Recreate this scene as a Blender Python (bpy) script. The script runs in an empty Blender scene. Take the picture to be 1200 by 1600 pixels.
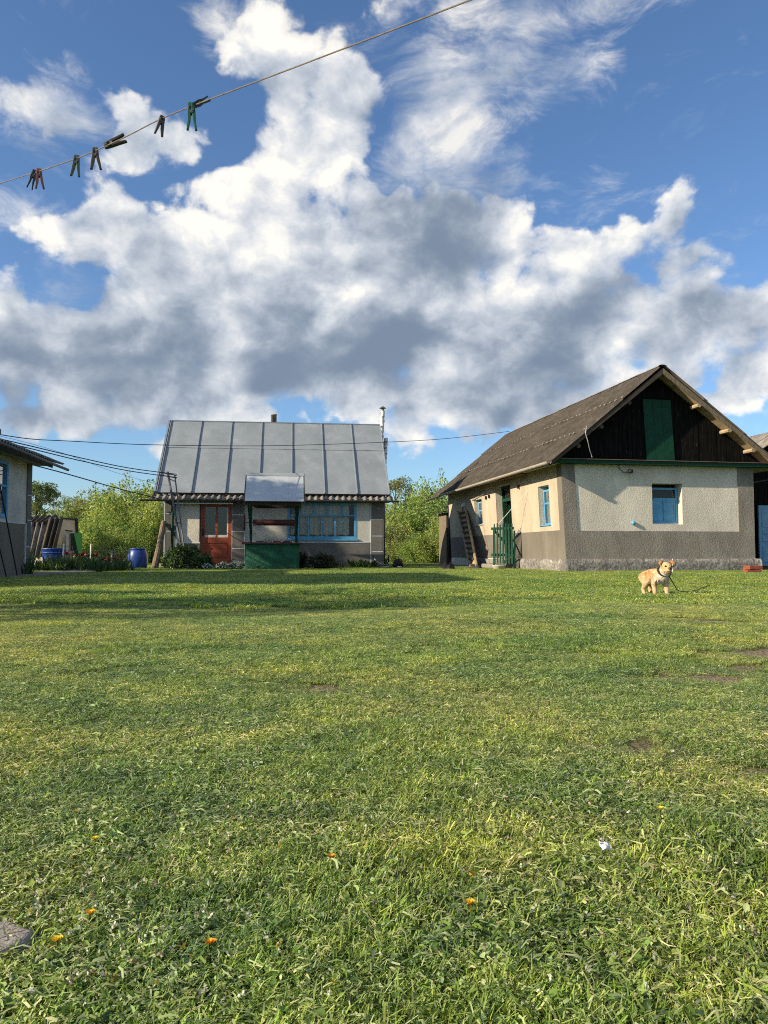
import bpy, bmesh, math, random
import numpy as np
from mathutils import Vector, Matrix

random.seed(7)
R = math.radians
scene = bpy.context.scene
COL = scene.collection

# ------------------------------------------------------------------ camera
CAM_H, PITCH, F = 0.55, math.atan(62 / 1200.0), 1200.0
cam_data = bpy.data.cameras.new("camera")
cam = bpy.data.objects.new("camera", cam_data)
COL.objects.link(cam)
cam.location = (0, 0, CAM_H)
cam.rotation_euler = (math.pi / 2 + PITCH, 0, 0)
cam_data.sensor_fit = 'HORIZONTAL'
cam_data.sensor_width = 36.0
cam_data.lens = 36.0
cam_data.clip_start = 0.05
cam_data.clip_end = 3000
scene.camera = cam

# ------------------------------------------------------------------ sun, sky, exposure
SUN_EL, SUN_A = R(25.0), R(23.0)            # from the left, a little behind the camera
TO_SUN = Vector((-math.cos(SUN_A) * math.cos(SUN_EL), -math.sin(SUN_A) * math.cos(SUN_EL), math.sin(SUN_EL)))
sun_data = bpy.data.lights.new("sun", 'SUN')
sun_data.energy = 5.0
sun_data.angle = R(0.55)
sun_data.color = (1.0, 0.85, 0.62)
sun = bpy.data.objects.new("sun", sun_data)
COL.objects.link(sun)
sun.rotation_euler = TO_SUN.to_track_quat('Z', 'Y').to_euler()

scene.view_settings.view_transform = 'Standard'
scene.view_settings.look = 'None'
scene.view_settings.exposure = 0.70
scene.view_settings.gamma = 1.0
scene.view_settings.use_curve_mapping = False
scene.cycles.use_denoising = False
scene.cycles.pixel_filter_type = 'BLACKMAN_HARRIS'
scene.cycles.filter_width = 1.05
scene.cycles.max_bounces = 6
scene.cycles.diffuse_bounces = 3
scene.cycles.transparent_max_bounces = 12
scene.cycles.caustics_reflective = False
scene.cycles.caustics_refractive = False
scene.cycles.sample_clamp_indirect = 6.0


class NT:
    """small helper round a node tree"""
    def __init__(self, tree):
        self.t = tree

    def n(self, typ, **kw):
        node = self.t.nodes.new(typ)
        ins = kw.pop('ins', {})
        for k, v in kw.items():
            setattr(node, k, v)
        for k, v in ins.items():
            if hasattr(v, 'is_output') or isinstance(v, bpy.types.NodeSocket):
                self.t.links.new(v, node.inputs[k])
            else:
                node.inputs[k].default_value = v
        return node

    def math(self, op, a, b=0.0, c=0.0, clamp=False):
        m = self.n('ShaderNodeMath', operation=op, use_clamp=clamp, ins={0: a, 1: b})
        if op in ('MULTIPLY_ADD', 'SMOOTH_MIN', 'SMOOTH_MAX'):
            if isinstance(c, bpy.types.NodeSocket):
                self.t.links.new(c, m.inputs[2])
            else:
                m.inputs[2].default_value = c
        return m.outputs[0]

    def vmath(self, op, a, b=(0, 0, 0)):
        m = self.n('ShaderNodeVectorMath', operation=op, ins={0: a, 1: b})
        return m.outputs['Value'] if op in ('LENGTH', 'DOT_PRODUCT', 'DISTANCE') else m.outputs['Vector']

    def smooth(self, v, a, b, lo=0.0, hi=1.0):
        m = self.n('ShaderNodeMapRange', interpolation_type='SMOOTHSTEP', ins={0: v, 1: a, 2: b, 3: lo, 4: hi})
        return m.outputs[0]

    def mix(self, f, a, b):
        m = self.n('ShaderNodeMix', data_type='RGBA')
        for i, v in ((0, f), (6, a), (7, b)):
            if isinstance(v, bpy.types.NodeSocket):
                self.t.links.new(v, m.inputs[i])
            else:
                m.inputs[i].default_value = v if i == 0 else (v[0], v[1], v[2], 1.0)
        return m.outputs[2]


def px_angles(px, py):
    xc, yc = (px - 600) / F, (800 - py) / F
    d = Vector((xc, math.cos(PITCH) - yc * math.sin(PITCH), math.sin(PITCH) + yc * math.cos(PITCH))).normalized()
    return math.atan2(d.x, d.y), math.asin(d.z)


def build_world():
    w = bpy.data.worlds.new("World")
    scene.world = w
    w.use_nodes = True
    t = w.node_tree
    t.nodes.clear()
    k = NT(t)
    out = k.n('ShaderNodeOutputWorld')
    bg = k.n('ShaderNodeBackground')
    bg.inputs['Strength'].default_value = 0.095
    t.links.new(bg.outputs[0], out.inputs[0])
    sky = k.n('ShaderNodeTexSky', sky_type='NISHITA', sun_disc=False, sun_elevation=SUN_EL,
              sun_rotation=math.atan2(TO_SUN.x, TO_SUN.y), air_density=1.0, dust_density=0.6, ozone_density=2.2, altitude=150)
    d = k.vmath('NORMALIZE', k.n('ShaderNodeTexCoord').outputs['Generated'])
    sep = k.n('ShaderNodeSeparateXYZ', ins={0: d})
    az = k.math('ARCTAN2', sep.outputs[0], sep.outputs[1])
    el = k.math('ARCSINE', sep.outputs[2])
    ang = k.n('ShaderNodeCombineXYZ', ins={0: az, 1: el, 2: 0.0}).outputs[0]

    # warp the angles so that every cloud outline gets broken up
    warp_n = k.n('ShaderNodeTexNoise', ins={'Vector': d, 'Scale': 5.0, 'Detail': 5.0, 'Roughness': 0.6})
    warp = k.vmath('MULTIPLY', k.vmath('SUBTRACT', warp_n.outputs['Color'], (0.5, 0.5, 0.5)), (0.20, 0.16, 0.0))
    wang = k.vmath('ADD', ang, warp)

    # cloud banks seen in the photograph: (px, py, half width, half height, turn deg, weight)
    banks = [
        (470, 120, 150, 110, -30, .85), (540, 210, 125, 120, -60, .95), (400, 300, 165, 120, -20, 1.0),
        (220, 180, 95, 90, -20, 1.15), (430, 40, 90, 90, -70, .75),
        (240, 410, 200, 125, 5, 1.0), (470, 460, 300, 130, 0, 1.2), (220, 545, 340, 115, 0, 1.15),
        (560, 540, 400, 115, -5, 1.25), (690, 395, 180, 105, -15, 1.3), (900, 420, 180, 75, -25, .85),
        (1030, 330, 95, 50, -35, .95), (850, 510, 240, 95, -5, 1.15), (1100, 510, 180, 90, -10, 1.12),
        (40, 340, 55, 40, 25, .8), (105, 200, 60, 45, -20, .85), (0, 480, 70, 80, 0, .9),
        (740, 200, 130, 80, -45, .62), (690, 90, 55, 75, 20, .5), (790, 620, 230, 55, -8, 1.05),
        (1160, 620, 90, 60, -10, .9), (880, 60, 240, 40, -12, .42), (350, 15, 35, 30, 0, .55), (600, 10, 150, 40, -5, .55),
        (950, 600, 260, 65, 0, 1.0), (80, 630, 150, 55, 0, 1.0), (400, 620, 280, 50, 3, .95), (700, 330, 120, 60, -20, .8), (620, 450, 200, 100, 0, .9), (1000, 450, 160, 60, -20, .8), (1180, 580, 120, 60, 0, .9), (640, 610, 240, 70, 0, .95), (620, 570, 110, 70, 0, 1.1), (1080, 640, 160, 40, 0, .8),
    ]
    veils = [(740, 190, 150, 120, -40, 1.0), (690, 90, 70, 90, 20, .9), (800, 40, 260, 50, -12, .75), (880, 90, 140, 60, -10, .6), (100, 190, 80, 60, 0, .8), (620, 30, 150, 60, 0, .9), (1040, 30, 80, 50, 0, .6), (350, 20, 60, 50, 0, .9), (40, 340, 70, 50, 20, 1.0), (1150, 90, 40, 30, 0, .5), (700, 260, 160, 50, -10, .7)]
    clear = [(60, 40, 190, 110, 0, 1.0), (330, 250, 50, 26, -40, .45), (90, 300, 60, 30, 0, .4), (1050, 150, 260, 110, 0, .8), (700, 310, 90, 35, -30, .35), (60, 420, 45, 30, 0, .3), (250, 300, 70, 45, -20, .35),
             (640, 320, 30, 35, 0, .5)]
    greys = [(690, 395, 160, 85, -15, 1.45), (560, 580, 460, 95, 0, 1.15), (200, 580, 340, 110, 0, 1.2), (480, 500, 260, 60, 0, .4),
             (900, 560, 360, 80, -5, 1.05), (880, 470, 120, 40, -25, .45), (60, 640, 160, 50, 0, .7), (540, 230, 70, 70, -50, .25), (660, 480, 180, 70, 0, .55), (1010, 590, 160, 45, 0, .5)]

    def field(vec, items):
        acc = None
        for (px, py, hw, hh, turn, wt) in items:
            a0, e0 = px_angles(px, py)
            mp = k.n('ShaderNodeMapping', vector_type='TEXTURE', ins={'Vector': vec, 'Location': (a0, e0, 0), 'Rotation': (0, 0, -R(turn)),
                     'Scale': (1.75 * hw / F, 1.75 * hh / F, 1.0)})
            g = k.n('ShaderNodeTexGradient', gradient_type='SPHERICAL', ins={0: mp.outputs[0]}).outputs['Fac']
            if wt != 1.0:
                g = k.math('MULTIPLY', g, wt)
            acc = g if acc is None else k.math('SMOOTH_MAX', acc, g, 0.25)
        return acc

    # beyond the frame the broken cumulus goes on as drifting noise
    gen_n = k.n('ShaderNodeTexNoise', ins={'Vector': d, 'Scale': 2.4, 'Detail': 2.0, 'Roughness': 0.5})
    gen = k.smooth(gen_n.outputs[0], 0.46, 0.66, 0.0, 0.9)
    a_c, e_c = px_angles(600, 350)
    rel = k.vmath('SUBTRACT', ang, (a_c, e_c, 0))
    inframe = k.smooth(k.vmath('LENGTH', k.vmath('MULTIPLY', rel, (1.0, 0.95, 0))), 0.52, 0.85, 1.0, 0.0)
    cover_b = k.math('SUBTRACT', field(wang, banks), field(wang, clear))
    cover = k.math('ADD', k.math('MULTIPLY', cover_b, inframe), k.math('MULTIPLY', gen, k.math('SUBTRACT', 1.0, inframe)))

    wn = k.n('ShaderNodeTexNoise', ins={'Vector': d, 'Scale': 14.0, 'Detail': 2.0})
    dw = k.vmath('ADD', k.vmath('MULTIPLY', d, (1.0, 1.0, 1.25)), k.vmath('MULTIPLY', k.vmath('SUBTRACT', wn.outputs['Color'], (.5, .5, .5)), (.032, .032, .032)))

    def fbm(vec, detail):
        return k.n('ShaderNodeTexNoise', ins={'Vector': vec, 'Scale': 6.5, 'Detail': detail, 'Roughness': 0.62, 'Lacunarity': 2.1}).outputs[0]

    f1 = fbm(dw, 9.0)
    f2 = fbm(k.vmath('ADD', dw, (-0.020, -0.006, 0.020)), 5.0)       # a little nearer the sun: left and up
    l1 = fbm(dw, 2.2)
    l2 = fbm(k.vmath('ADD', dw, (-0.045, -0.012, 0.050)), 2.2)
    vor = k.n('ShaderNodeTexVoronoi', feature='F1', ins={'Vector': dw, 'Scale': 13.0, 'Detail': 2.0, 'Roughness': 0.55}).outputs['Distance']
    p1 = k.math('MULTIPLY_ADD', f1, 1.65, k.math('MULTIPLY_ADD', vor, -0.55, -0.825 + 0.55 * 0.42))
    lit = k.math('MULTIPLY_ADD', k.math('SUBTRACT', f1, f2), 1.7, k.math('MULTIPLY', k.math('SUBTRACT', l1, l2), 1.3))         # >0 on flanks that face the sun
    dens_raw = k.math('ADD', k.math('MULTIPLY_ADD', cover, 1.55, 0.10), p1)
    dens = k.smooth(dens_raw, 0.37, 0.60)
    thick = k.smooth(dens_raw, 0.50, 1.35)
    grey = k.math('MULTIPLY', field(wang, greys), 1.0)
    grey = k.math('ADD', k.math('MULTIPLY', grey, inframe), k.math('MULTIPLY', k.math('MULTIPLY', thick, 0.5), k.math('SUBTRACT', 1.0, inframe)))
    bright = k.math('ADD', k.math('MULTIPLY_ADD', lit, 1.0, 0.82), k.math('MULTIPLY', k.math('SUBTRACT', 1.0, thick), 0.16))
    bright = k.math('SUBTRACT', bright, k.math('MULTIPLY', grey, 0.54))
    bright = k.math('ADD', bright, k.math('MULTIPLY', k.math('SUBTRACT', p1, 0.05), 0.16))
    bright = k.math('MINIMUM', k.math('SMOOTH_MAX', bright, 0.02, 0.25), 1.0)
    ramp = k.n('ShaderNodeValToRGB', ins={0: bright})
    e = ramp.color_ramp.elements
    S = 6.6
    e[0].position, e[0].color = 0.0, (.20 * S, .26 * S, .36 * S, 1)
    e[1].position, e[1].color = 1.0, (1.08 * S, 1.04 * S, .95 * S, 1)
    for pos, c in ((0.30, (.33, .39, .48)), (0.62, (.58, .63, .70)), (0.85, (.84, .85, .86))):
        x = e.new(pos)
        x.color = (c[0] * S, c[1] * S, c[2] * S, 1)
    tint = k.n('ShaderNodeMix', data_type='RGBA', blend_type='MULTIPLY', ins={0: 1.0, 6: sky.outputs[0], 7: (.74, .90, 1.07, 1)})
    above = k.smooth(el, -0.01, 0.05)
    body = k.math('MULTIPLY_ADD', k.smooth(dens_raw, 0.36, 0.80), 0.38, 0.60)
    # thin torn veils of high cloud between the heaps
    vn = k.n('ShaderNodeTexNoise', ins={'Vector': k.vmath('MULTIPLY', dw, (1.0, 1.0, 1.7)), 'Scale': 7.5, 'Detail': 9.0, 'Roughness': 0.66, 'Distortion': 0.6}).outputs[0]
    veil_at = k.math('ADD', k.math('MULTIPLY', field(wang, veils), inframe), k.math('MULTIPLY', gen, k.math('MULTIPLY', k.math('SUBTRACT', 1.0, inframe), .5)))
    veil = k.math('MULTIPLY', k.smooth(k.math('MULTIPLY_ADD', veil_at, .34, vn), 0.58, 0.92), 0.80)
    dens_b = k.math('MULTIPLY', dens, body)
    fac = k.math('MULTIPLY', k.math('MAXIMUM', dens_b, veil), above)
    col = k.mix(fac, tint.outputs[2], ramp.outputs[0])
    t.links.new(col, bg.inputs[0])
    w.cycles.sampling_method = 'MANUAL'
    w.cycles.sample_map_resolution = 512


build_world()

# ------------------------------------------------------------------ pixels to places
def at(px, py, Y):
    xc, yc = (px - 600) / F, (800 - py) / F
    dy = math.cos(PITCH) - yc * math.sin(PITCH)
    dz = math.sin(PITCH) + yc * math.cos(PITCH)
    k = Y / dy
    return Vector((xc * k, Y, CAM_H + dz * k))


def on_ground(px, py, z=0.0):
    xc, yc = (px - 600) / F, (800 - py) / F
    dy = math.cos(PITCH) - yc * math.sin(PITCH)
    dz = math.sin(PITCH) + yc * math.cos(PITCH)
    k = (z - CAM_H) / dz
    return Vector((xc * k, dy * k, z))


def wall_s(px, ox, oy, dx, dy):
    """distance along a wall from (ox, oy) in direction (dx, dy) where it crosses picture column px"""
    t = (px - 600) / F
    return (t * oy - ox) / (dx - t * dy)


# ------------------------------------------------------------------ materials
MATS = {}


def mat(name, col, rough=0.85, var=0.25, scale=3.0, col2=None, mask=(0.45, 0.7), mask_scale=None, bump=0.0, bump_scale=40.0,
        spec=0.3, metal=0.0, streak=None, fine=0.0):
    """painted / weathered surface: two-tone noise, fine grain and relief, all in world space"""
    if name in MATS:
        return MATS[name]
    m = bpy.data.materials.new(name)
    m.use_nodes = True
    t = m.node_tree
    t.nodes.clear()
    k = NT(t)
    out = k.n('ShaderNodeOutputMaterial')
    b = k.n('ShaderNodeBsdfPrincipled', ins={'Roughness': rough, 'Metallic': metal, 'Specular IOR Level': spec})
    t.links.new(b.outputs[0], out.inputs[0])
    pos = k.n('ShaderNodeNewGeometry').outputs['Position']
    vec = pos if streak is None else k.vmath('MULTIPLY', pos, streak)
    n1 = k.n('ShaderNodeTexNoise', ins={'Vector': vec, 'Scale': scale, 'Detail': 6.0, 'Roughness': 0.6}).outputs[0]
    val = k.smooth(n1, 0.25, 0.75, 1 - var, 1 + var)
    c = k.n('ShaderNodeCombineColor', ins={0: col[0], 1: col[1], 2: col[2]}).outputs[0]
    if col2 is not None:
        n2 = k.n('ShaderNodeTexNoise', ins={'Vector': k.vmath('ADD', vec, (7.3, 2.1, 4.4)), 'Scale': mask_scale or scale * 0.7, 'Detail': 8.0, 'Roughness': 0.65}).outputs[0]
        c = k.mix(k.smooth(n2, mask[0], mask[1]), col, col2)
    if fine:
        n3 = k.n('ShaderNodeTexNoise', ins={'Vector': pos, 'Scale': bump_scale, 'Detail': 2.0}).outputs[0]
        val = k.math('MULTIPLY', val, k.smooth(n3, 0.3, 0.7, 1 - fine, 1 + fine))
    mul = k.n('ShaderNodeVectorMath', operation='SCALE', ins={0: c, 'Scale': val})
    t.links.new(mul.outputs[0], b.inputs['Base Color'])
    if bump:
        nb = k.n('ShaderNodeTexNoise', ins={'Vector': pos, 'Scale': bump_scale, 'Detail': 4.0, 'Roughness': 0.6}).outputs[0]
        bp = k.n('ShaderNodeBump', ins={'Strength': 1.0, 'Distance': bump, 'Height': nb})
        t.links.new(bp.outputs[0], b.inputs['Normal'])
    MATS[name] = m
    return m


def leaf_mat(name, gain=(1, 1, 1), trans=0.35, world_var=True, spec=0.25):
    """foliage: colour attribute per leaf, world-space drift in tone, light passing through"""
    m = bpy.data.materials.new(name)
    m.use_nodes = True
    t = m.node_tree
    t.nodes.clear()
    k = NT(t)
    out = k.n('ShaderNodeOutputMaterial')
    a = k.n('ShaderNodeAttribute', attribute_name='Col').outputs['Color']
    c = k.vmath('MULTIPLY', a, gain)
    if world_var:
        pos = k.n('ShaderNodeNewGeometry').outputs['Position']
        n1 = k.n('ShaderNodeTexNoise', ins={'Vector': pos, 'Scale': 0.55, 'Detail': 4.0, 'Roughness': 0.6}).outputs[0]
        c1 = k.mix(k.smooth(n1, 0.36, 0.64), (0.78, 0.92, 0.85), (1.13, 1.07, 0.95))
        n2 = k.n('ShaderNodeTexNoise', ins={'Vector': k.vmath('ADD', pos, (31, 5, 0)), 'Scale': 2.3, 'Detail': 4.0, 'Roughness': 0.6}).outputs[0]
        c2 = k.mix(k.smooth(n2, 0.35, 0.68), (0.76, 0.84, 0.86), (1.26, 1.16, 1.05))
        n3 = k.n('ShaderNodeTexNoise', ins={'Vector': pos, 'Scale': 15.0, 'Detail': 2.0}).outputs[0]
        c3 = k.mix(k.smooth(n3, 0.34, 0.68), (0.74, 0.78, 0.80), (1.27, 1.22, 1.2))
        c = k.vmath('MULTIPLY', c, k.vmath('MULTIPLY', c3, k.vmath('MULTIPLY', c1, c2)))
    b = k.n('ShaderNodeBsdfPrincipled', ins={'Base Color': c, 'Roughness': 0.55, 'Specular IOR Level': spec})
    tr = k.n('ShaderNodeBsdfTranslucent', ins={'Color': k.vmath('MULTIPLY', c, (1.25, 1.2, 0.6))})
    mx = k.n('ShaderNodeMixShader', ins={0: trans, 1: b.outputs[0], 2: tr.outputs[0]})
    t.links.new(mx.outputs[0], out.inputs[0])
    MATS[name] = m
    return m


def glass_mat():
    m = bpy.data.materials.new('window_glass')
    m.use_nodes = True
    t = m.node_tree
    t.nodes.clear()
    k = NT(t)
    out = k.n('ShaderNodeOutputMaterial')
    fr = k.n('ShaderNodeFresnel', ins={'IOR': 1.5})
    tp = k.n('ShaderNodeBsdfTransparent', ins={'Color': (.88, .92, .92, 1)})
    gl = k.n('ShaderNodeBsdfGlossy', ins={'Roughness': 0.02})
    mx = k.n('ShaderNodeMixShader', ins={0: fr.outputs[0], 1: tp.outputs[0], 2: gl.outputs[0]})
    t.links.new(mx.outputs[0], out.inputs[0])
    MATS['glass'] = m
    return m


GLASS = glass_mat()
M_SLATE = mat('weathered_slate', (.052, .044, .036), .95, .35, 2.2, (.084, .073, .060), (.45, .72), 9.0, .004, 60, fine=.25)
M_SLATE_OLD = mat('old_grey_slate', (.20, .185, .165), .95, .35, 3.0, (.11, .10, .09), (.5, .7), 8.0, .004, 60, fine=.2)
M_METAL = mat('grey_galvanised_sheet', (.265, .295, .315), .45, .12, 1.2, (.33, .36, .375), (.48, .75), 1.6, 0, 1, .5, .25, (1, 1, .5))
M_SEAM = mat('dull_seam_metal', (.20, .235, .275), .5, .15, 3.0, spec=.4, metal=.2)
M_WELLROOF = mat('painted_well_sheet', (.46, .50, .53), .45, .08, 2.0, spec=.5, metal=.2)
M_CREAM = mat('cream_limewash', (.43, .37, .28), .95, .14, 1.4, (.36, .315, .245), (.5, .75), 2.5, .006, 55, .15, 0, (1, 1, .4), .06)
M_ROUGH = mat('cream_roughcast', (.62, .575, .49), .95, .15, 1.3, (.52, .485, .42), (.5, .75), 2.4, .011, 32, .15, 0, (1, 1, .45), .06)
M_GREY = mat('grey_smooth_render', (.175, .158, .132), .95, .16, 1.8, (.15, .136, .115), (.45, .75), 3.0, .006, 50, .15, (0), (1, 1, .35), .08)
M_GREYROUGH = mat('grey_roughcast', (.235, .215, .188), .95, .2, 1.5, (.19, .175, .155), (.45, .7), 2.4, .018, 30, .15, 0, (1, 1, .5), .13)
M_WHITEWALL = mat('pale_grey_limewash', (.47, .465, .43), .95, .08, 1.3, (.43, .42, .39), (.45, .75), 2.0, .006, 45, .15, fine=.05)
M_QUOIN = mat('dark_grey_quoin', (.15, .145, .135), .95, .12, 3.0, (.13, .125, .12), (.45, .7), 5.0, .006, 50, .15)
M_LINE = mat('pale_blue_line', (.50, .56, .60), .8, .12, 6.0)
M_PLINTH = mat('cracked_concrete', (.20, .19, .175), .97, .35, 3.0, (.42, .40, .37), (.56, .68), 5.0, .03, 14, .1, fine=.3)
M_PLINTHD = mat('damp_grey_dado', (.13, .125, .12), .95, .2, 2.5, (.36, .38, .40), (.66, .75), 2.2, .006, 40, .15)
M_CONC = mat('trodden_concrete', (.24, .225, .20), .97, .3, 4.0, (.16, .15, .12), (.5, .7), 6.0, .01, 30, .1, fine=.15)
M_BLACKBOARD = mat('tarred_board', (.008, .0075, .007), .95, .5, 5.0, (.12, .11, .10), (.60, .80), 9.0, .004, 60, .06, 0, (3, 3, .5))
M_GREEN = mat('dark_green_paint', (.008, .05, .03), .6, .2, 5.0, (.014, .04, .025), (.5, .7), 8.0, .003, 60, .12)
M_GREENWELL = mat('rough_green_well', (.010, .080, .046), .75, .35, 4.0, (.05, .07, .03), (.58, .72), 7.0, .02, 18, .3)
M_BLUE = mat('sky_blue_paint', (.085, .30, .52), .55, .12, 5.0, (.12, .34, .55), (.5, .7), 9.0, .001, 60, .35)
M_BLUEPALE = mat('faded_blue_paint', (.17, .33, .50), .65, .15, 4.0, (.22, .37, .52), (.5, .7), 9.0, .001, 60, .3)
M_DOORRED = mat('red_brown_door_paint', (.30, .062, .026), .5, .15, 6.0, (.26, .05, .022), (.5, .7), 10, .001, 60, .4, 0, (4, 4, .8))
M_MAROON = mat('maroon_paint', (.075, .022, .022), .6, .25, 6.0)
M_WHITE = mat('white_paint', (.66, .65, .61), .6, .08, 6.0)
M_WOOD = mat('weathered_wood', (.18, .145, .105), .95, .3, 5.0, (.12, .10, .08), (.45, .7), 9.0, .004, 50, .1, 0, (4, 4, 1))
M_WOODPALE = mat('pale_wood', (.36, .28, .18), .9, .25, 5.0, (.26, .20, .14), (.5, .7), 9.0, .004, 50, .15)
M_WOODDARK = mat('dark_wood', (.055, .045, .036), .95, .3, 5.0, bump=.004)
M_STEEL = mat('grey_steel', (.12, .13, .135), .5, .2, 8.0, (.09, .07, .06), (.55, .7), 12, spec=.5, metal=.4)
M_GUTTER = mat('gutter_metal', (.10, .105, .11), .55, .2, 6.0, spec=.4, metal=.3)
M_GUTTERPALE = mat('pale_gutter_metal', (.42, .38, .33), .6, .15, 6.0, spec=.4, metal=.1)
M_SOFFIT = mat('soffit_plaster', (.40, .36, .29), .95, .25, 2.0, (.28, .24, .19), (.5, .7), 4.0, .006, 40, .1)
M_BLACK = mat('black_rubber', (.014, .014, .015), .6, .3, 8.0)
M_DARKIN = mat('dark_room', (.028, .025, .022), .95, .2, 3.0)
M_FOIL = mat('crinkled_foil', (.62, .61, .58), .30, .1, 9.0, (.5, .49, .47), (.5, .7), 14, .03, 26, .5, .75)
M_PIPE = mat('fired_clay_pipe', (.30, .25, .18), .9, .25, 8.0, (.18, .15, .12), (.5, .7), 9, .004, 50)
M_BARREL = mat('blue_plastic', (.018, .055, .26), .4, .12, 5.0, spec=.45)
M_BRICK = mat('red_brick', (.26, .075, .045), .95, .3, 8.0, (.20, .10, .075), (.5, .7), 14, .006, 60, .1)
M_CURTAIN = mat('lace_curtain', (.70, .70, .68), .95, .1, 20.0, (.30, .30, .29), (.50, .56), 34.0)
M_CREAMCELLAR = mat('beige_cellar_render', (.46, .40, .32), .95, .15, 2.0, bump=.006)
M_GREENBRIGHT = mat('bright_green_paint', (.006, .045, .012), .85, .15, 5.0, spec=.1)
M_STONE = mat('flat_grey_stone', (.30, .27, .25), .95, .15, 9.0, (.24, .215, .20), (.5, .7), 22.0, .004, 90, .1, fine=.1)


# ------------------------------------------------------------------ mesh building
class MB:
    def __init__(self):
        self.v, self.f = [], []

    def add(self, vs, fs):
        o = len(self.v)
        self.v += [tuple(p) for p in vs]
        self.f += [tuple(i + o for i in f) for f in fs]
        return self

    def hexa(self, p):
        """8 corners: bottom loop 0-3, top loop 4-7"""
        return self.add(p, [(3, 2, 1, 0), (4, 5, 6, 7), (0, 1, 5, 4), (1, 2, 6, 5), (2, 3, 7, 6), (3, 0, 4, 7)])

    def box(self, x0, x1, y0, y1, z0, z1):
        return self.hexa([(x0, y0, z0), (x1, y0, z0), (x1, y1, z0), (x0, y1, z0), (x0, y0, z1), (x1, y0, z1), (x1, y1, z1), (x0, y1, z1)])

    def quad(self, a, b, c, d):
        return self.add([a, b, c, d], [(0, 1, 2, 3)])

    def bar(self, a, b, w, h=None, up=(0, 0, 1)):
        """square bar from a to b"""
        a, b = Vector(a), Vector(b)
        h = h or w
        d = (b - a).normalized()
        s = d.cross(Vector(up))
        if s.length < 1e-4:
            s = d.cross(Vector((0, 1, 0)))
        s = s.normalized() * w / 2
        u = s.cross(d).normalized() * h / 2
        return self.hexa([a - s - u, a + s - u, b + s - u, b - s - u, a - s + u, a + s + u, b + s + u, b - s + u])

    def tube(self, path, r, seg=8, cap=True):
        """round tube along points; r a number or one per point"""
        path = [Vector(p) for p in path]
        n = len(path)
        rs = r if isinstance(r, (list, tuple)) else [r] * n
        vs, fs = [], []
        side = None
        for i, p in enumerate(path):
            d = (path[min(i + 1, n - 1)] - path[max(i - 1, 0)]).normalized()
            if side is None:
                side = d.cross(Vector((0, 0, 1)))
                if side.length < 1e-3:
                    side = d.cross(Vector((1, 0, 0)))
            side = (side - d * side.dot(d)).normalized()
            up = d.cross(side)
            for j in range(seg):
                a = 2 * math.pi * j / seg
                vs.append(p + (side * math.cos(a) + up * math.sin(a)) * rs[i])
        for i in range(n - 1):
            for j in range(seg):
                k = (j + 1) % seg
                fs.append((i * seg + j, i * seg + k, (i + 1) * seg + k, (i + 1) * seg + j))
        if cap:
            fs.append(tuple(range(seg - 1, -1, -1)))
            fs.append(tuple((n - 1) * seg + j for j in range(seg)))
        return self.add(vs, fs)

    def lathe(self, prof, c=(0, 0, 0), seg=20):
        """profile of (radius, z) turned round a vertical axis"""
        vs, fs = [], []
        for (r, z) in prof:
            for j in range(seg):
                a = 2 * math.pi * j / seg
                vs.append((c[0] + r * math.cos(a), c[1] + r * math.sin(a), c[2] + z))
        for i in range(len(prof) - 1):
            for j in range(seg):
                k = (j + 1) % seg
                fs.append((i * seg + j, i * seg + k, (i + 1) * seg + k, (i + 1) * seg + j))
        fs.append(tuple(range(seg - 1, -1, -1)))
        fs.append(tuple((len(prof) - 1) * seg + j for j in range(seg)))
        return self.add(vs, fs)

    def wall(self, L, H, t, openings, tr, z0=0.0):
        """wall face at depth 0, back at depth t, with rectangular openings (s0, s1, z0, z1); tr maps (s, depth, z)"""
        ss = sorted({0.0, L, *[o[0] for o in openings], *[o[1] for o in openings]})
        zs = sorted({z0, H, *[o[2] for o in openings], *[o[3] for o in openings]})
        ss = [s for s in ss if 0 <= s <= L]
        zs = [z for z in zs if z0 <= z <= H]

        def hole(s, z):
            return any(o[0] < s < o[1] and o[2] < z < o[3] for o in openings)
        for i in range(len(ss) - 1):
            for j in range(len(zs) - 1):
                if hole((ss[i] + ss[i + 1]) / 2, (zs[j] + zs[j + 1]) / 2):
                    continue
                a, b, c, d = (ss[i], zs[j]), (ss[i + 1], zs[j]), (ss[i + 1], zs[j + 1]), (ss[i], zs[j + 1])
                self.quad(*[tr(p[0], 0, p[1]) for p in (a, b, c, d)])
                self.quad(*[tr(p[0], t, p[1]) for p in (d, c, b, a)])
        for (s0, s1, y0, y1) in openings:
            for (a, b) in (((s0, y0), (s0, y1)), ((s0, y1), (s1, y1)), ((s1, y1), (s1, y0)), ((s1, y0), (s0, y0))):
                self.quad(tr(a[0], 0, a[1]), tr(b[0], 0, b[1]), tr(b[0], t, b[1]), tr(a[0], t, a[1]))
        for (a, b) in (((0, z0), (0, H)), ((0, H), (L, H)), ((L, H), (L, z0))):
            self.quad(tr(a[0], 0, a[1]), tr(b[0], 0, b[1]), tr(b[0], t, b[1]), tr(a[0], t, a[1]))
        return self

    def mesh(self, name, smooth=False):
        me = bpy.data.meshes.new(name)
        me.from_pydata(self.v, [], self.f)
        me.update()
        if smooth:
            me.polygons.foreach_set('use_smooth', [True] * len(me.polygons))
        return me

    def build(self, name, material, parent=None, smooth=False, bevel=0.0):
        o = bpy.data.objects.new(name, self.mesh(name, smooth))
        o.data.materials.append(material)
        COL.objects.link(o)
        if parent is not None:
            o.parent = parent
        if bevel:
            bm = o.modifiers.new('bevel', 'BEVEL')
            bm.width = bevel
            bm.segments = 2
            bm.limit_method = 'ANGLE'
        return o


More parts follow.
